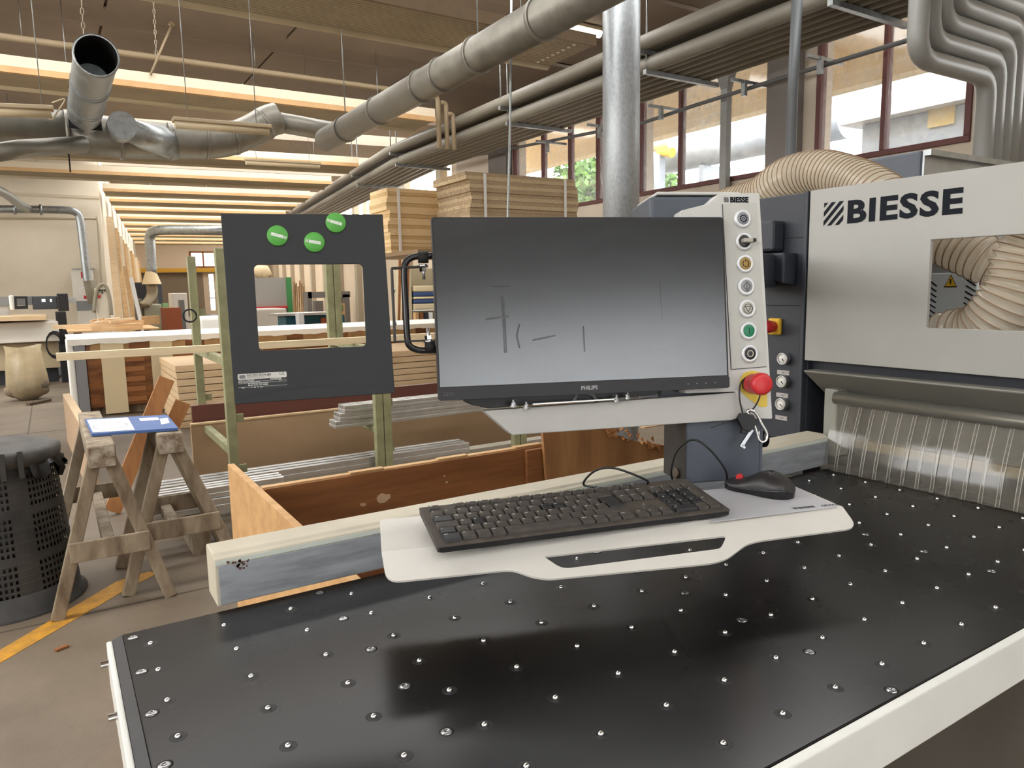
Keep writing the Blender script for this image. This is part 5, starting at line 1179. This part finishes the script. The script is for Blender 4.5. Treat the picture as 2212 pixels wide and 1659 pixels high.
for k in range(46):
    t_ = random.random(); px = 1290 + 150 * t_; py = 917 + 48 * t_ + random.uniform(-8, 12); c = at_y(px, py, yt - .02); r = random.uniform(.006, .02)
    b.hexa([c + Vector((random.uniform(-r, r), random.uniform(-.012, .008), random.uniform(-r, 0))) for _ in range(4)], [c + Vector((random.uniform(-r, r), random.uniform(-.012, .008), random.uniform(0, r))) for _ in range(4)])
o = b.build('splinters', mat('torn_wood_fibre', (190, 138, 88), .9, rgb2=(160, 108, 64), scale=40), e); o['kind'] = 'stuff'
# ---- sage green storage rack with its contents
rk = thing('storage_rack', 'sage green steel post rack behind the sawhorses', 'rack', (1.9, 5.2, 0))
YB, YF = 5.78, 4.68
def post(x, y, h, w=.055): 
    MB().box(x - w / 2, x + w / 2, y - w / 2, y + w / 2, 0, h).build('post', M_green, rk, .003)
xa_b = at_y(430, 800, YB).x; xa_f = at_y(490, 780, YF).x; XAf = (xa_b + xa_f) / 2
xb_b = at_y(728, 800, YB).x; xb_f = at_y(826, 900, YF).x
frames = [(xa_b, xa_f, 1.68), (xb_b, xb_f, 1.70), (at_y(975, 930, YB).x, at_y(1120, 900, YF).x, 1.7)]
for fb_, ff_, h in frames:
    for d in ((0,) if h == 1.68 else (-.03, .03)): post(fb_ + d, YB, h)
    for d in ((0,) if h == 1.68 else (-.03, .03)): post(ff_ + d, YF, h)
    for z in (.44, 1.0): MB().bar((ff_, YF, z), (fb_, YB, z), .045, .05).build('arm', M_green, rk, .003)
    for z in (.3, .62, 1.25): 
        for x, y in ((fb_, YB), (ff_, YF)): MB().box(x + .03, x + .075, y - .01, y + .01, z, z + .05).build('lug', M_green, rk)
a = at_y(122, 778, 5.2); c = at_y(935, 735, 5.2); zt_ = 1.026
tag(MB().box(a.x, c.x + .6, 5.17, 5.23, zt_, zt_ + .046).build('timber_batten', wood('pale_batten_timber', (230, 212, 178), (216, 194, 156))), 'long pale timber batten lying across the green rack arms', 'batten')
zt2 = at_y(560, 903, 5.6).z; x0 = at_y(414, 950, 5.6).x; x1 = at_y(1300, 930, 5.6).x
e = thing('mdf_panel', 'long brown fibreboard panel standing on edge in the green rack', 'board', (x0, 5.6, 0)); MB().box(x0, x1, 5.58, 5.62, 0, zt2).build('face', M_mdf, e); MB().box(x0, x1, 5.575, 5.622, zt2 + .0005, zt2 + .012).build('top_edge', M_beech, e)
zt3 = at_y(560, 862, 5.70).z; tag(MB().box(at_y(412, 880, 5.70).x, x1 - .4, 5.66, 5.70, 0, zt3).build('maroon_panel', mat('maroon_laminate', (96, 58, 50), .35, var=.06)), 'dark maroon laminate panel standing behind the fibreboard', 'board')
# aluminium profiles
def profile(label, x0, x1, y, z, w=.07, h=.05):
    e = thing('aluminium_profile', label, 'profile', (x0, y, z), group='aluminium profiles')
    MB().box(x0, x1, y, y + w, z, z + h * .45).build('web', M_alu, e, .003)
    for k in range(3): MB().box(x0 + .002, x1, y + .004 + k * w * .36, y + .004 + k * w * .36 + w * .2, z + h * .45 + .0005, z + h).build('flange', M_alu, e, .003)
xr = at_y(720, 890, 5.0).x
for k in range(3): profile(['lowest', 'middle', 'top'][k] + ' aluminium profile of the three lying in the green rack', xr - .04 + .035 * k, 4.3, 4.85 + .07 * k * 0, .468 + .052 * k, .14)
xq = at_y(332, 1160, 4.25).x
profile('lower ridged aluminium profile low beside the crate', xq, 1.1, 4.3, .19, .18, .07)
profile('upper ridged aluminium profile low beside the crate', xq + .04, 1.1, 4.32, .262, .15, .06)
profile('ridged aluminium profile lying on the floor rails behind the sawhorses', at_y(300, 1080, 4.75).x, 2.6, 4.75, .19, .2, .07)
e = thing('floor_skid', 'low timber skid carrying the aluminium profiles', 'skid', (.7, 4.5, 0))
for x in (.55, .95): MB().box(x, x + .09, 4.15, 4.98, 0, .187).build('runner', M_oldwood, e)
pa_ = at_z(570, 1040, .08); pb_ = at_z(1180, 946, .08)
yq = (pa_.y + pb_.y) / 2; tag(MB().box(pa_.x, pb_.x, yq, yq + .12, 0, .08).build('floor_plank', mat('pale_grey_plank', (176, 168, 152), .7, var=.1)), 'pale grey plank on the floor behind the crate', 'plank')
# leaning orange timber
for (q, lab) in ((((360, 818), (243, 1112)), 'long orange timber leaning against the plank stack'), (((395, 868), (300, 1085)), 'short orange timber leaning behind the blue board')):
    top = at_y(q[0][0], q[0][1], 5.5); bot = at_z(q[1][0], q[1][1], .0); MB_ = MB().bar(top, bot + Vector((0, 0, .02)), .10, .03, (1, 0, 0) if False else (0, 1, 0)); tag(MB_.build('leaning_timber', wood('orange_timber', (170, 118, 68), (144, 94, 52), (6, 6, 1))), lab, 'timber')
# chipboard panel standing end-on at left
g0, g1 = at_z(192, 931, .47), at_z(143, 850, .47)
d = (g1 - g0).normalized(); s_ = Vector((-d.y, d.x, 0)) * .03; e = thing('chipboard_panel', 'thick chipboard panel standing end-on left of the wrapped stack', 'board', g0.xy.to_3d())
b = MB(); q = [g0 - s_, g0 + s_, g1 + s_, g1 - s_]; b.hexa([Vector((v.x, v.y, 0)) for v in q], [Vector((v.x, v.y, .455)) for v in q]); b.build('core', mat('chipboard', (178, 150, 120), .85, var=.1, scale=60), e)
b = MB(); b.hexa([Vector((v.x, v.y, .4555)) for v in q], [Vector((v.x, v.y, .47)) for v in q]); b.build('edge_band', M_beech, e)
# stack of long planks
YP = 8.26; xp0 = at_y(385, 860, YP).x; xp1 = at_y(1000, 800, YP).x + .5; zc_ = at_y(380, 790, YP).z; nP = 9; hP = zc_ / nP
for k in range(nP):
    nm = ('bottom', 'second', 'third', 'fourth', 'fifth', 'sixth', 'seventh', 'eighth', 'top')[k]
    dx = random.uniform(-.01, .01); tag(MB().box(xp0 + dx, xp1 + dx, YP + random.uniform(0, .008), YP + 1.3, k * hP + .004, (k + 1) * hP - .004).build('thick_board', M_beech if k < 8 else wood('pale_board_top', (222, 192, 152), (208, 176, 134)), None, .003), '%s board of the pale timber stack under the batten' % nm if nm in ('top', 'bottom') else '%s board from the floor in the pale timber stack' % nm, 'board', 'thick boards in the pale timber stack')
# wrapped pallet stack behind
YW = 9.75; wx0 = at_y(190, 820, YW).x; wx1 = at_y(960, 740, YW).x + 1.0; wz = at_y(250, 733, YW).z
e = thing('wrapped_stack', 'film wrapped brown goods stack with cream tape and white top sheet', 'stack', (wx0, YW, 0))
MB().box(wx0, wx1, YW, YW + 1.1, .1, wz).build('core', mat('film_wrapped_brown', (140, 92, 50), .28, rgb2=(92, 54, 26), scale=3, stretch=(1, 1, 5)), e, .01)
for k in range(9): 
    x = wx0 + .05 + k * .62; MB().box(x, x + .40, YW - .012, YW - .001, wz - .17, wz - .005).build('carton_face', M_card, e)
for k in range(3):
    x = wx0 + .1 + k * .7
    for j in range(5): MB().box(x + .05, x + .5, YW - .008, YW - .001, .14 + j * .12, .2 + j * .12).build('carton_edge', mat('film_card', (150, 100, 58), .4), e, .004)
for px in (246, 352): 
    x = at_y(px, 800, YW).x; MB().box(x - .12, x + .12, YW - .016, YW - .0125, .02, wz - .0).build('cream_band', mat('cream_tape', (212, 196, 160), .6), e)
MB().box(wx0 - .11, wx0 - .002, YW - .02, YW + .3, .05, wz - .02).build('grey_corner', mat('grey_profile', (132, 132, 136), .5), e)
MB().box(wx0 - .18, wx0 - .111, YW + .0, YW + .8, .05, wz + .0).build('foam_side', mat('foam_white', (232, 230, 222), .8), e, .02)
b = MB(); n = 90; vs_ = []
for i in range(n + 1):
    x = wx0 - .17 + (wx1 - wx0 + .17) * i / n; d_ = .045 + .006 * math.sin(i * .9) + .005 * math.sin(i * 2.3)
    vs_ += [(x, YW - .03, wz - d_), (x, YW - .03, wz + .02), (x, YW + 1.15, wz + .03)]
b.add(vs_, [(3 * i + j, 3 * i + 3 + j, 3 * i + 4 + j, 3 * i + 1 + j) for i in range(n) for j in range(2)]); o = b.build('white_sheet', mat('white_foam_sheet', (238, 236, 226), .7, var=.04), e)
o.modifiers.new('t', 'SOLIDIFY').thickness = .02
MB().box(wx0, wx1, YW + .1, YW + 1.0, 0, .099).build('pallet', M_oldwood, e)
# ---- work table with offcuts
YT_ = 12.2; ta = at_y(146, 716, YT_); tb2 = at_y(345, 712, YT_)
zt_ = ta.z; e = thing('work_table', 'low work table covered with timber offcuts', 'table', ((ta.x + tb2.x) / 2, YT_, 0))
MB().box(ta.x, tb2.x, YT_, YT_ + 1.55, zt_ - .02, zt_).build('top', M_ply, e)
for x in (ta.x + .1, tb2.x - .2):
    for y in (YT_ + .1, YT_ + 1.4): MB().box(x, x + .08, y, y + .08, 0, zt_ - .021).build('leg', M_oldwood, e)
offn = ['lying crosswise at the front', 'lying crosswise behind the front', 'slanting over the others', 'short, at the left corner', 'thin, at the right corner', 'thick, at the back', 'pale, at the middle', 'reddish, at the middle', 'split, near the back left', 'long, along the back edge', 'narrow, near the right', 'broad, near the left', 'dark, at the centre', 'curved, at the front left']
for k, nm in enumerate(offn):
    x = ta.x + .15 + random.random() * (tb2.x - ta.x - .5); y = YT_ + .1 + (k / len(offn)) * 1.3; l = random.uniform(.25, .7); a_ = random.uniform(-.5, .5)
    zo = zt_ + .012 + .0
    cx_ = x; mt = Matrix.Translation((cx_, y, zo)) @ Matrix.Rotation(a_ * .12, 4, 'Z')
    b = MB().box(-l / 2, l / 2, -.025, .025, -.0115, .025 + random.uniform(0, .05), mt); tag(b.build('timber_offcut', M_beech if k % 3 else M_ply), 'timber offcut on the low work table, ' + nm, 'offcut', 'timber offcuts on the work table')
ordn = ['first', 'second', 'third', 'fourth', 'fifth', 'sixth', 'seventh', 'eighth', 'ninth', 'tenth', 'eleventh', 'twelfth']
for k in range(12):
    l = random.uniform(.14, .4); x = ta.x + .35 + (k + .5) / 12 * (tb2.x - ta.x - .7); y = YT_ + .1 + .25 * random.random() + (k % 3) * .3
    mt = Matrix.Translation((x, y, zt_ + .10 + .03 * (k % 2))) @ Matrix.Rotation(random.uniform(-1.0, 1.0), 4, 'Z') @ Matrix.Rotation(random.uniform(-.1, .1), 4, 'Y')
    tag(MB().box(-l / 2, l / 2, -.02, .02, -.012, .012, mt).build('timber_scrap', [M_beech, M_ply, M_stripw][k % 3]), '%s small timber scrap from the left on the low work table heap' % ordn[k], 'scrap', 'timber scraps heaped on the work table')
pbx = at_y(330, 690, YT_ + 1); tag(MB().box(pbx.x - .12, pbx.x + .15, YT_ + 1.4, YT_ + 1.53, zt_ + .001, zt_ + .14).build('small_carton', M_card), 'small brown carton on the low work table', 'carton')
# white foam block right of it
p = at_y(432, 712, 13); q = at_y(482, 684, 13); tag(MB().box(p.x, q.x + .4, 13, 13.8, 0, q.z).build('foam_block', mat('foam_white', (232, 230, 222), .8), None, .05), 'large white foam block behind the green post', 'block')
# ---- other machine at far left
e = thing('edge_machine', 'long white machine bench with black end post at far left', 'machine', (-1, 14, 0)); YE = 13.9
px_box(MB(), -90, 697, 128, 742, YE, .8).build('front_panel', mat('machine_white', (222, 216, 204), .5), e, .02); px_box(MB(), -90, 684, 100, 694, YE - .2, 1.2).build('board_stack', M_beech, e)
px_box(MB(), -90, 743, 128, 800, YE + .15, .5).build('plinth', mat('machine_plinth', (176, 160, 130), .7), e); px_box(MB(), -90, 801, 128, 835, YE + .3, .4).build('foot', M_dark, e)
px_box(MB(), -90, 641, 120, 660, YE + .5, .2).build('rear_rail', mat('grey_rail', (128, 130, 132), .5), e); px_box(MB(), -60, 661, 20, 696, YE + .55, .1).build('rail_post', M_lgrey, e); px_box(MB(), 140, 642, 164, 655, YE + .5, .2).build('rail_end', M_lgrey, e)
px_box(MB(), 124, 634, 148, 672, YE + .05, .25).build('end_post', M_black, e, .01); px_box(MB(), 127, 673, 150, 832, YE + .05, .25).build('end_post', M_black, e, .01)
px_box(MB(), 70, 640, 124, 668, YE + .3, .12).build('control_box', M_blackgl, e, .01)
px_box(MB(), 90, 646, 98, 652, YE + .29, .01).build('box_knob', M_chrome, e); px_box(MB(), 108, 646, 112, 652, YE + .29, .01).build('box_knob', M_chrome, e)
mk = [at_y(*q, YE + .28) for q in ((30, 640), (59, 640), (61, 667), (32, 668))]; mi = [at_y(*q, YE + .28) for q in ((36, 645), (54, 645), (55, 660), (37, 661))]
hh = holed([(v.x, v.z) for v in mk], [(v.x, v.z) for v in mi], -YE - .28, -YE - .26); hh.v = [tuple(MYZ @ Vector(v)) for v in hh.v]; hh.build('window_plate', M_blacksheet, e)
px_box(MB(), 20, 638, 30, 670, YE + .3, .2).build('plate_holder', M_print, e, .02)
for k in range(4):
    b = MB(); c = at_y(117 + k, 745, YE - .05); b.tube([c + Vector((.13 * math.cos(t_ * .42) * (.8 + .07 * k), 0, .22 * math.sin(t_ * .42) * (.8 + .07 * k))) for t_ in range(16)], .009, 6); b.build('cable_coil', M_rubber, e)
for k in range(3): MB().tube(spline([at_z(-60, 806 + 6 * k, .05), at_z(60, 808 + 5 * k, .05), at_z(110, 804 + 6 * k, .05), at_z(148, 790 + 4 * k, .05)], 6), .05, 8).build('floor_hose', M_rubber, e)
# ---- wall-mounted things on the white wall
YA = 23.75
e = thing('zinc_duct', 'zinc duct running along the white wall and dropping down', 'duct', (0, YA, 3)); Y1_ = YA - .62
MB().tube(spline([at_y(-60, 452, Y1_), at_y(40, 452, Y1_), at_y(140, 454, Y1_), at_y(165, 460, Y1_), at_y(173, 475, Y1_), at_y(180, 530, Y1_), at_y(188, 600, Y1_), at_y(196, 640, Y1_)], 5), .1, 12).build('main_tube', M_zinc, e)
MB().tube(spline([at_y(-40, 395, 18), at_y(10, 418, 20), at_y(40, 440, 22), at_y(62, 452, Y1_)], 5), .1, 12).build('feeder', M_zinc, e)
for q in ((32, 452), (88, 453)): c = at_y(*q, Y1_); MB().tube([c - Vector((.03, 0, 0)), c + Vector((.03, 0, 0))], .14, 12).build('flange', M_zinc, e)
MB().tube([at_y(194, 606, Y1_), at_y(198, 628, Y1_), at_y(204, 655, Y1_)], .16, 10).build('flexible_end', mat('grey_flexible', (140, 132, 112), .7), e)
e = tag(MB().tube(spline([at_y(-40, 471, YA - .06), at_y(160, 472, YA - .06), at_y(205, 473, YA - .06), at_y(212, 482, YA - .06), at_y(221, 640, YA - .06)], 4), .035, 8).build('wall_conduit', mat('conduit_cream', (188, 176, 150), .6)), 'thin cream conduit along the top of the white wall', 'conduit')
px_box(MB(), 156, 583, 204, 655, YA - .05, .04).build('notice_panel', mat('notice_white', (232, 228, 216), .6), None); tag(bpy.data.objects['notice_panel'], 'white panel on the wall below the duct', 'panel')
px_box(MB(), 155, 580, 205, 582.5, YA - .07, .06).build('panel_rail', M_zinc, bpy.data.objects['notice_panel'])
e = thing('fire_sign', 'red fire extinguisher sign on the white wall', 'sign', at_y(181, 596, YA - .06)); px_box(MB(), 175, 587, 187, 601, YA - .065, .012).build('plate', M_red, e); px_box(MB(), 179, 590, 183, 599, YA - .07, .004).build('pictogram', M_print, e); px_box(MB(), 176, 602, 187, 606, YA - .065, .012).build('caption', M_print, e)
e = thing('extinguisher_hook', 'red valve with ring on the white wall', 'valve', at_y(184, 640, YA - .2)); px_box(MB(), 181, 636, 190, 646, YA - .2, .1).build('valve_body', M_red, e, .02)
c = at_y(183, 630, YA - .2); MB().tube([c + Vector((.13 * math.cos(t_ * .4), 0, .1 * math.sin(t_ * .4))) for t_ in range(17)], .014, 6).build('ring', M_print, e)
px_box(MB(), 166, 650, 204, 671, YA - .4, .3).build('grey_cabinet', mat('grey_locker', (140, 142, 144), .6)); tag(bpy.data.objects['grey_cabinet'], 'low grey locker against the white wall', 'locker'); gc = bpy.data.objects['grey_cabinet']; MB().box(*(lambda l, r: (l.x, r.x))(at_y(166, 660, YA - .4), at_y(204, 660, YA - .4)), YA - .39, YA - .12, 0, at_y(185, 671, YA - .4).z - .001).build('plinth', mat('machine_white', (222, 216, 204), .5), gc)
YC_ = 19.5; e = thing('control_cabinet', 'pale control cabinet with arched cable in front of the white wall', 'cabinet', at_y(222, 680, YC_).xy.to_3d())
l, r_ = at_y(207, 650, YC_), at_y(236, 650, YC_); MB().box(l.x, r_.x, YC_, YC_ + .3, 0, at_y(220, 622, YC_).z).build('body', mat('cabinet_cream', (206, 196, 176), .6), e, .03)
for k, (x, y) in enumerate(((214, 626), (219, 626), (224, 626), (219, 631))): px_box(MB(), x, y, x + 4, y + 3, YC_ - .02, .02).build('push_button', M_black, e)
px_box(MB(), 212, 638, 218, 643, YC_ - .02, .02).build('stop_button', M_red, e)
MB().tube(spline([at_y(203, 675, YC_ - .05), at_y(206, 640, YC_ - .05), at_y(213, 620, YC_ - .05), at_y(222, 614, YC_ - .05), at_y(231, 622, YC_ - .05), at_y(238, 650, YC_ - .05), at_y(241, 680, YC_ - .05)], 5), .04, 8).build('arched_cable', mat('grey_flexible', (140, 132, 112), .7), e)
# boards leaning on the far left wall
nb_names = ['nearest', 'second', 'third', 'fourth', 'fifth', 'sixth', 'seventh', 'eighth', 'ninth', 'tenth', 'eleventh', 'farthest']
for k in range(12):
    u = k / 11; xa = 236 + 62 * u; ya = 468 + 95 * u ** .8; xb = 256 + 58 * u; Yk = 20.5 + 17 * u
    top = at_y(xa, ya, Yk + .3); bt = at_y(xb, 676, Yk); bt.z = .03
    tag(MB().bar(top, bt, .11 if k % 2 else .15, .03, (0, 1, 0)).build('leaning_board', [M_beech, M_stripw, M_ply][k % 3]), '%s of the tall pale boards leaning on the far left wall' % nb_names[k], 'board', 'tall boards leaning on the far left wall')
for k, (xa, ya, xb, yb) in enumerate(((262, 590, 276, 676), (270, 575, 292, 678), (283, 600, 310, 680))):
    Yk = 19.5 + k * 1.5; top = at_y(xa, ya, Yk + .2); bt = at_y(xb, yb, Yk); bt.z = .02; tag(MB().bar(top, bt, .1, .03, (0, 1, 0)).build('leaning_lath', M_print if k == 2 else M_ply), ['short brown slat before the leaning boards', 'middle slanting slat before the leaning boards', 'white slanting slat before the leaning boards'][k], 'slat')
# ---- far hall things
def far_box(name, x0, y0, x1, y1, Y, dy, m, label=None, cat=None, parent=None, ground=True, bevel=0):
    b = MB(); p = at_y((x0 + x1) / 2, y1, Y); q = at_y((x0 + x1) / 2, y0, Y); l = at_y(x0, y1, Y); r = at_y(x1, y1, Y)
    o = b.box(l.x, r.x, Y, Y + dy, 0 if ground else p.z, q.z).build(name, m, parent, bevel)
    return tag(o, label, cat) if label else o
YG = 27
e = thing('moulder_machine', 'dark machine with grey hood under the vertical zinc duct', 'machine', at_y(325, 690, YG).xy.to_3d())
far_box('dark_case', 294, 610, 326, 640, YG + 1, .6, M_dark, parent=e); far_box('pale_case', 310, 657, 350, 676, YG, 1.2, mat('pale_green_grey', (176, 172, 152), .6), parent=e, bevel=.05); far_box('dark_door', 343, 606, 352, 656, YG + .8, .5, M_slate, parent=e); far_box('motor', 294, 645, 308, 672, YG - .1, .5, mat('motor_grey', (120, 112, 100), .6), parent=e)
for k in range(3): MB().tube(spline([at_y(322 + 5 * k, 614, YG), at_y(324 + 5 * k, 632, YG), at_y(318 + 4 * k, 648, YG - .1), at_y(306 + 5 * k, 660, YG - .2)], 5), .1, 10).build('suction_hose', mat('hose_taupe', (150, 136, 112), .6), e)
e = thing('drop_duct', 'zinc duct bending from the far ceiling down to the dark machine', 'duct', at_y(328, 590, YG))
MB().tube(spline([at_y(560, 500, YG - 2), at_y(480, 498, YG - 2), at_y(400, 497, YG - 1), at_y(355, 497, YG - .5), at_y(332, 500, YG - .2), at_y(324, 512, YG), at_y(325, 540, YG), at_y(328, 592, YG)], 5), .16, 14).build('tube', M_zinc, e)
MB().lathe([(.3, 0), (.16, .42)], 12, Matrix.Translation(at_y(328, 614, YG)), caps=False).build('hood', mat('hood_cream', (212, 190, 150), .6), e)
cl, cr_ = fx(300, 585), fx(500, 585)
e = thing('crane_beam', 'yellow crane beam across the far end wall', 'beam', FARM @ Vector((cl.x, TE - .5, cl.z))); MB().box(cl.x, cr_.x, TE - .6, TE - .35, fx(400, 589).z, fx(400, 580).z, FARM).build('girder', mat('crane_yellow', (206, 154, 30), .5), e); MB().box(cl.x, cr_.x, TE - .65, TE - .3, fx(400, 590.5).z, fx(400, 589.2).z, FARM).build('flange', M_dark, e)
for x in (cl.x + .3, cr_.x - .3): MB().box(x, x + .2, TE - .34, TE - .01, fx(400, 590).z, fx(400, 580).z, FARM).build('wall_bracket', M_dark, e)
far_box('white_locker', 375, 633, 408, 690, 30, 1, mat('locker_white', (206, 200, 190), .6), 'tall white locker before the far end wall', 'locker', bevel=.03); far_box('grey_drum', 391, 648, 401, 690, 28.5, .4, mat('drum_grey', (110, 108, 104), .6), 'grey drum in front of the white locker', 'drum')
far_box('orange_trolley', 357, 665, 393, 690, 25, 1, mat('trolley_orange', (146, 76, 42), .6), 'orange trolley among the far timber', 'trolley'); far_box('green_crate', 355, 655, 366, 690, 26.5, .4, mat('crate_green', (140, 180, 130), .6), 'pale green crate beside the orange trolley', 'crate')
c = at_y(410, 682, 5.70); hr = [c + Vector((.045 * math.cos(t_ * .42), .0, .045 * math.sin(t_ * .42))) for t_ in range(16)]; tag(MB().tube(hr + [hr[-1] + Vector((0, 0, -c.z * .0))], .006, 8).build('coiled_hose', M_rubber), 'black coiled hose hanging on the green post', 'hose')
# seen through the cut-out and beside the plate
e = thing('sanding_machine', 'large grey machine with green edge seen through the plate cut-out', 'machine', at_y(590, 690, 24).xy.to_3d()); YS = 24
far_box('body', 545, 600, 621, 668, YS, 1.5, mat('sander_grey', (150, 146, 140), .6), parent=e); far_box('green_edge', 621.5, 599, 633, 668, YS - .02, 1.4, mat('machine_green', (62, 130, 72), .6), parent=e); far_box('red_bar', 552, 662, 622, 666, YS - .1, .09, M_red, parent=e, ground=False); far_box('infeed_bed', 552, 667, 620, 684, YS - 1.5, 1.35, mat('bed_pale', (196, 188, 176), .5), parent=e, bevel=.04)
tag(MB().tube([at_y(552, 596, YS + .5), at_y(560, 584, YS + .5), at_y(570, 584, YS + .5), at_y(576, 597, YS + .5)], .2, 12).build('cream_pipe_elbow', mat('cream_fitting', (222, 200, 158), .5)), 'cream pipe elbow on top of the grey machine', 'pipe')
e = thing('sliding_saw', 'teal sliding table saw seen through the plate cut-out', 'saw', at_y(680, 692, 19).xy.to_3d()); far_box('teal_body', 618, 682, 745, 694, 19, .8, mat('teal_paint', (20, 84, 98), .5), parent=e); far_box('carriage', 600, 676, 720, 681, 18.8, .9, M_alu, parent=e, ground=False); far_box('fence_block', 645, 675, 658, 692, 18.5, .28, M_lgrey, parent=e, bevel=.02); far_box('orange_panel', 694, 686, 706, 692, 18.9, .08, mat('trolley_orange', (146, 76, 42), .6), parent=e)
e = thing('grey_gantry', 'grey gantry frame behind the teal saw', 'frame', at_y(700, 690, 26).xy.to_3d()); far_box('left_leg', 666, 630, 676, 684, 26, .5, mat('gantry_grey', (128, 122, 118), .6), parent=e); far_box('right_leg', 742, 636, 757, 684, 26, .5, mat('gantry_grey', (128, 122, 118), .6), parent=e); far_box('crossbar', 666, 630, 757, 643, 26, .5, mat('gantry_grey', (128, 122, 118), .6), parent=e, ground=False)
for k in range(6): tag(MB().bar(at_y(636 + 4 * k, 606 + 6 * (k % 3), 25.5 + .4 * k), at_z(634 + 4 * k, 697 - k, 0.0), .05, .03, (0, 1, 0)).build('timber_lath', M_ply if k % 2 else M_beech), ['first', 'second', 'third', 'fourth', 'fifth', 'sixth'][k] + ' upright slat from the green edged machine', 'slat', 'upright slats beside the green edged machine')
far_box('grey_stand', 683, 650, 700, 684, 23, .3, mat('stand_grey', (112, 104, 98), .6), 'dark grey stand under the gantry', 'stand'); far_box('orange_tan_sheet', 734, 655, 746, 686, 22, .1, M_ply, 'tan sheet leaning inside the gantry', 'sheet')
# shelf with blue and cream rolls between plate and monitor
YR = 12.5
for k, (y0, y1, m, nm) in enumerate(((617, 630, 'cream', 'cream roll, topmost on the shelf beside the monitor'), (630.5, 640, 'blue', 'upper blue roll on the shelf beside the monitor'), (640.5, 646, 'cream', 'thin cream roll between the two blue rolls'), (646.5, 655, 'blue', 'lower blue roll on the shelf beside the monitor'), (655.5, 668, 'cream', 'cream roll, lowest on the shelf beside the monitor'))):
    far_box('fabric_roll', 894, y0, 955, y1, YR, .5, mat('roll_' + m, (212, 196, 160) if m == 'cream' else (56, 78, 122), .7), nm, 'roll', ground=False, bevel=.02)
e = thing('roll_shelf', 'cream shelf carrying the blue and cream rolls', 'shelf', at_y(920, 690, YR).xy.to_3d()); far_box('shelf_board', 892, 668.2, 960, 671, YR, .6, M_print, parent=e, ground=False); far_box('shelf_back', 888, 580, 962, 690, YR + .61, .05, mat('shelf_cream', (172, 160, 132), .7), parent=e); far_box('shelf_side', 884, 580, 891, 690, YR + .0, .6, mat('shelf_cream2', (188, 176, 146), .7), parent=e)
for k in range(4): far_box('paint_tin', 898 + 10 * k, 675, 905 + 10 * k, 692, YR - .3, .1, [M_ply, M_plyd, M_dark, M_print][k], ['tan', 'brown', 'black', 'white'][k] + ' tin on the floor under the roll shelf', 'tin')
for k in range(3): tag(MB().bar(at_y(864 + 9 * k, 560, 11.2 + .3 * k), at_y(854 + 9 * k, 668, 11 + .3 * k).xy.to_3d(), .04, .03, (0, 1, 0)).build('dark_lath', M_plyd), ['left', 'middle', 'right'][k] + ' dark slat leaning behind the tube handle', 'slat', 'dark slats behind the tube handle')
# ---- cardboard stacks on a high shelf
def shelf_legs(e, x0, x1, y0, y1, z):
    MB().box(x0, x1, y0, y1, z - .05, z - .002).build('deck', mat('shelf_deck', (140, 116, 84), .8), e)
    for s_ in (0, 1):
        for y in (y0 + .02, y1 - .08):
            x = x1 - .06 if s_ else at_y(968, 600, y).x
            MB().box(x, x + .06, y, y + .06, 0, z - .051).build('upright', M_zinc, e)
def card_stack(label, x0, x1, y0, dy, z0, z1, n, m, strap):
    e = thing('cardboard_stack', label, 'cardboard', (x0, y0, z0), group='bundles of flat cardboard')
    h = (z1 - z0) / n; rr = random.Random(int(x0 * 100))
    for k in range(n):
        dx = rr.uniform(-.04, .04) if k % 3 == 0 else dx; ex = rr.uniform(-.02, .02)
        MB().box(x0 + dx, x1 + dx + ex, y0 + rr.uniform(-.015, .015), y0 + dy, z0 + k * h + .0015, z0 + (k + 1) * h).build('flat_carton', m[k % len(m)], e)
    for x in strap: MB().box(x, x + .035, y0 - .06, y0 - .05, z0 + .02, z1 - .02).build('strap', M_strap, e)
M_cardL = mat('pale_corrugated', (232, 206, 160), .85, rgb2=(214, 184, 136), scale=30, stretch=(6, 1, 1)); M_cardL2 = mat('pale_corrugated_edge', (212, 182, 132), .85, rgb2=(186, 152, 104), scale=40, stretch=(6, 1, 1))
M_cardD = mat('brown_corrugated', (190, 168, 134), .85, rgb2=(146, 122, 92), scale=40, stretch=(8, 1, 1)); M_cardD2 = mat('brown_corrugated_edge', (214, 192, 156), .85, rgb2=(168, 144, 110), scale=40, stretch=(8, 1, 1))
p, q = at_y(835, 405, 9.0), at_y(955, 414, 9.0); zs = at_y(870, 548, 9.0).z
card_stack('pale cardboard bundle stacked high between plate and monitor', p.x, q.x, 9.0, .6, zs, p.z, 18, [M_cardL, M_cardL2, M_cardL], [p.x + .12])
p2, q2 = at_y(1012, 370, 8.0), at_y(1246, 392, 8.0)
card_stack('brown strapped cardboard bundle stacked high left of the column', p2.x, q2.x, 8.0, .9, zs, p2.z, 20, [M_cardD, M_cardD2, M_cardD, M_cardD2, M_cardD], [p2.x + .18, q2.x - .25])
e = thing('high_shelf', 'high shelf carrying the cardboard bundles', 'shelf', (5, 8.9, 0)); shelf_legs(e, p.x - .1, q2.x + .1, 7.9, 9.68, zs)
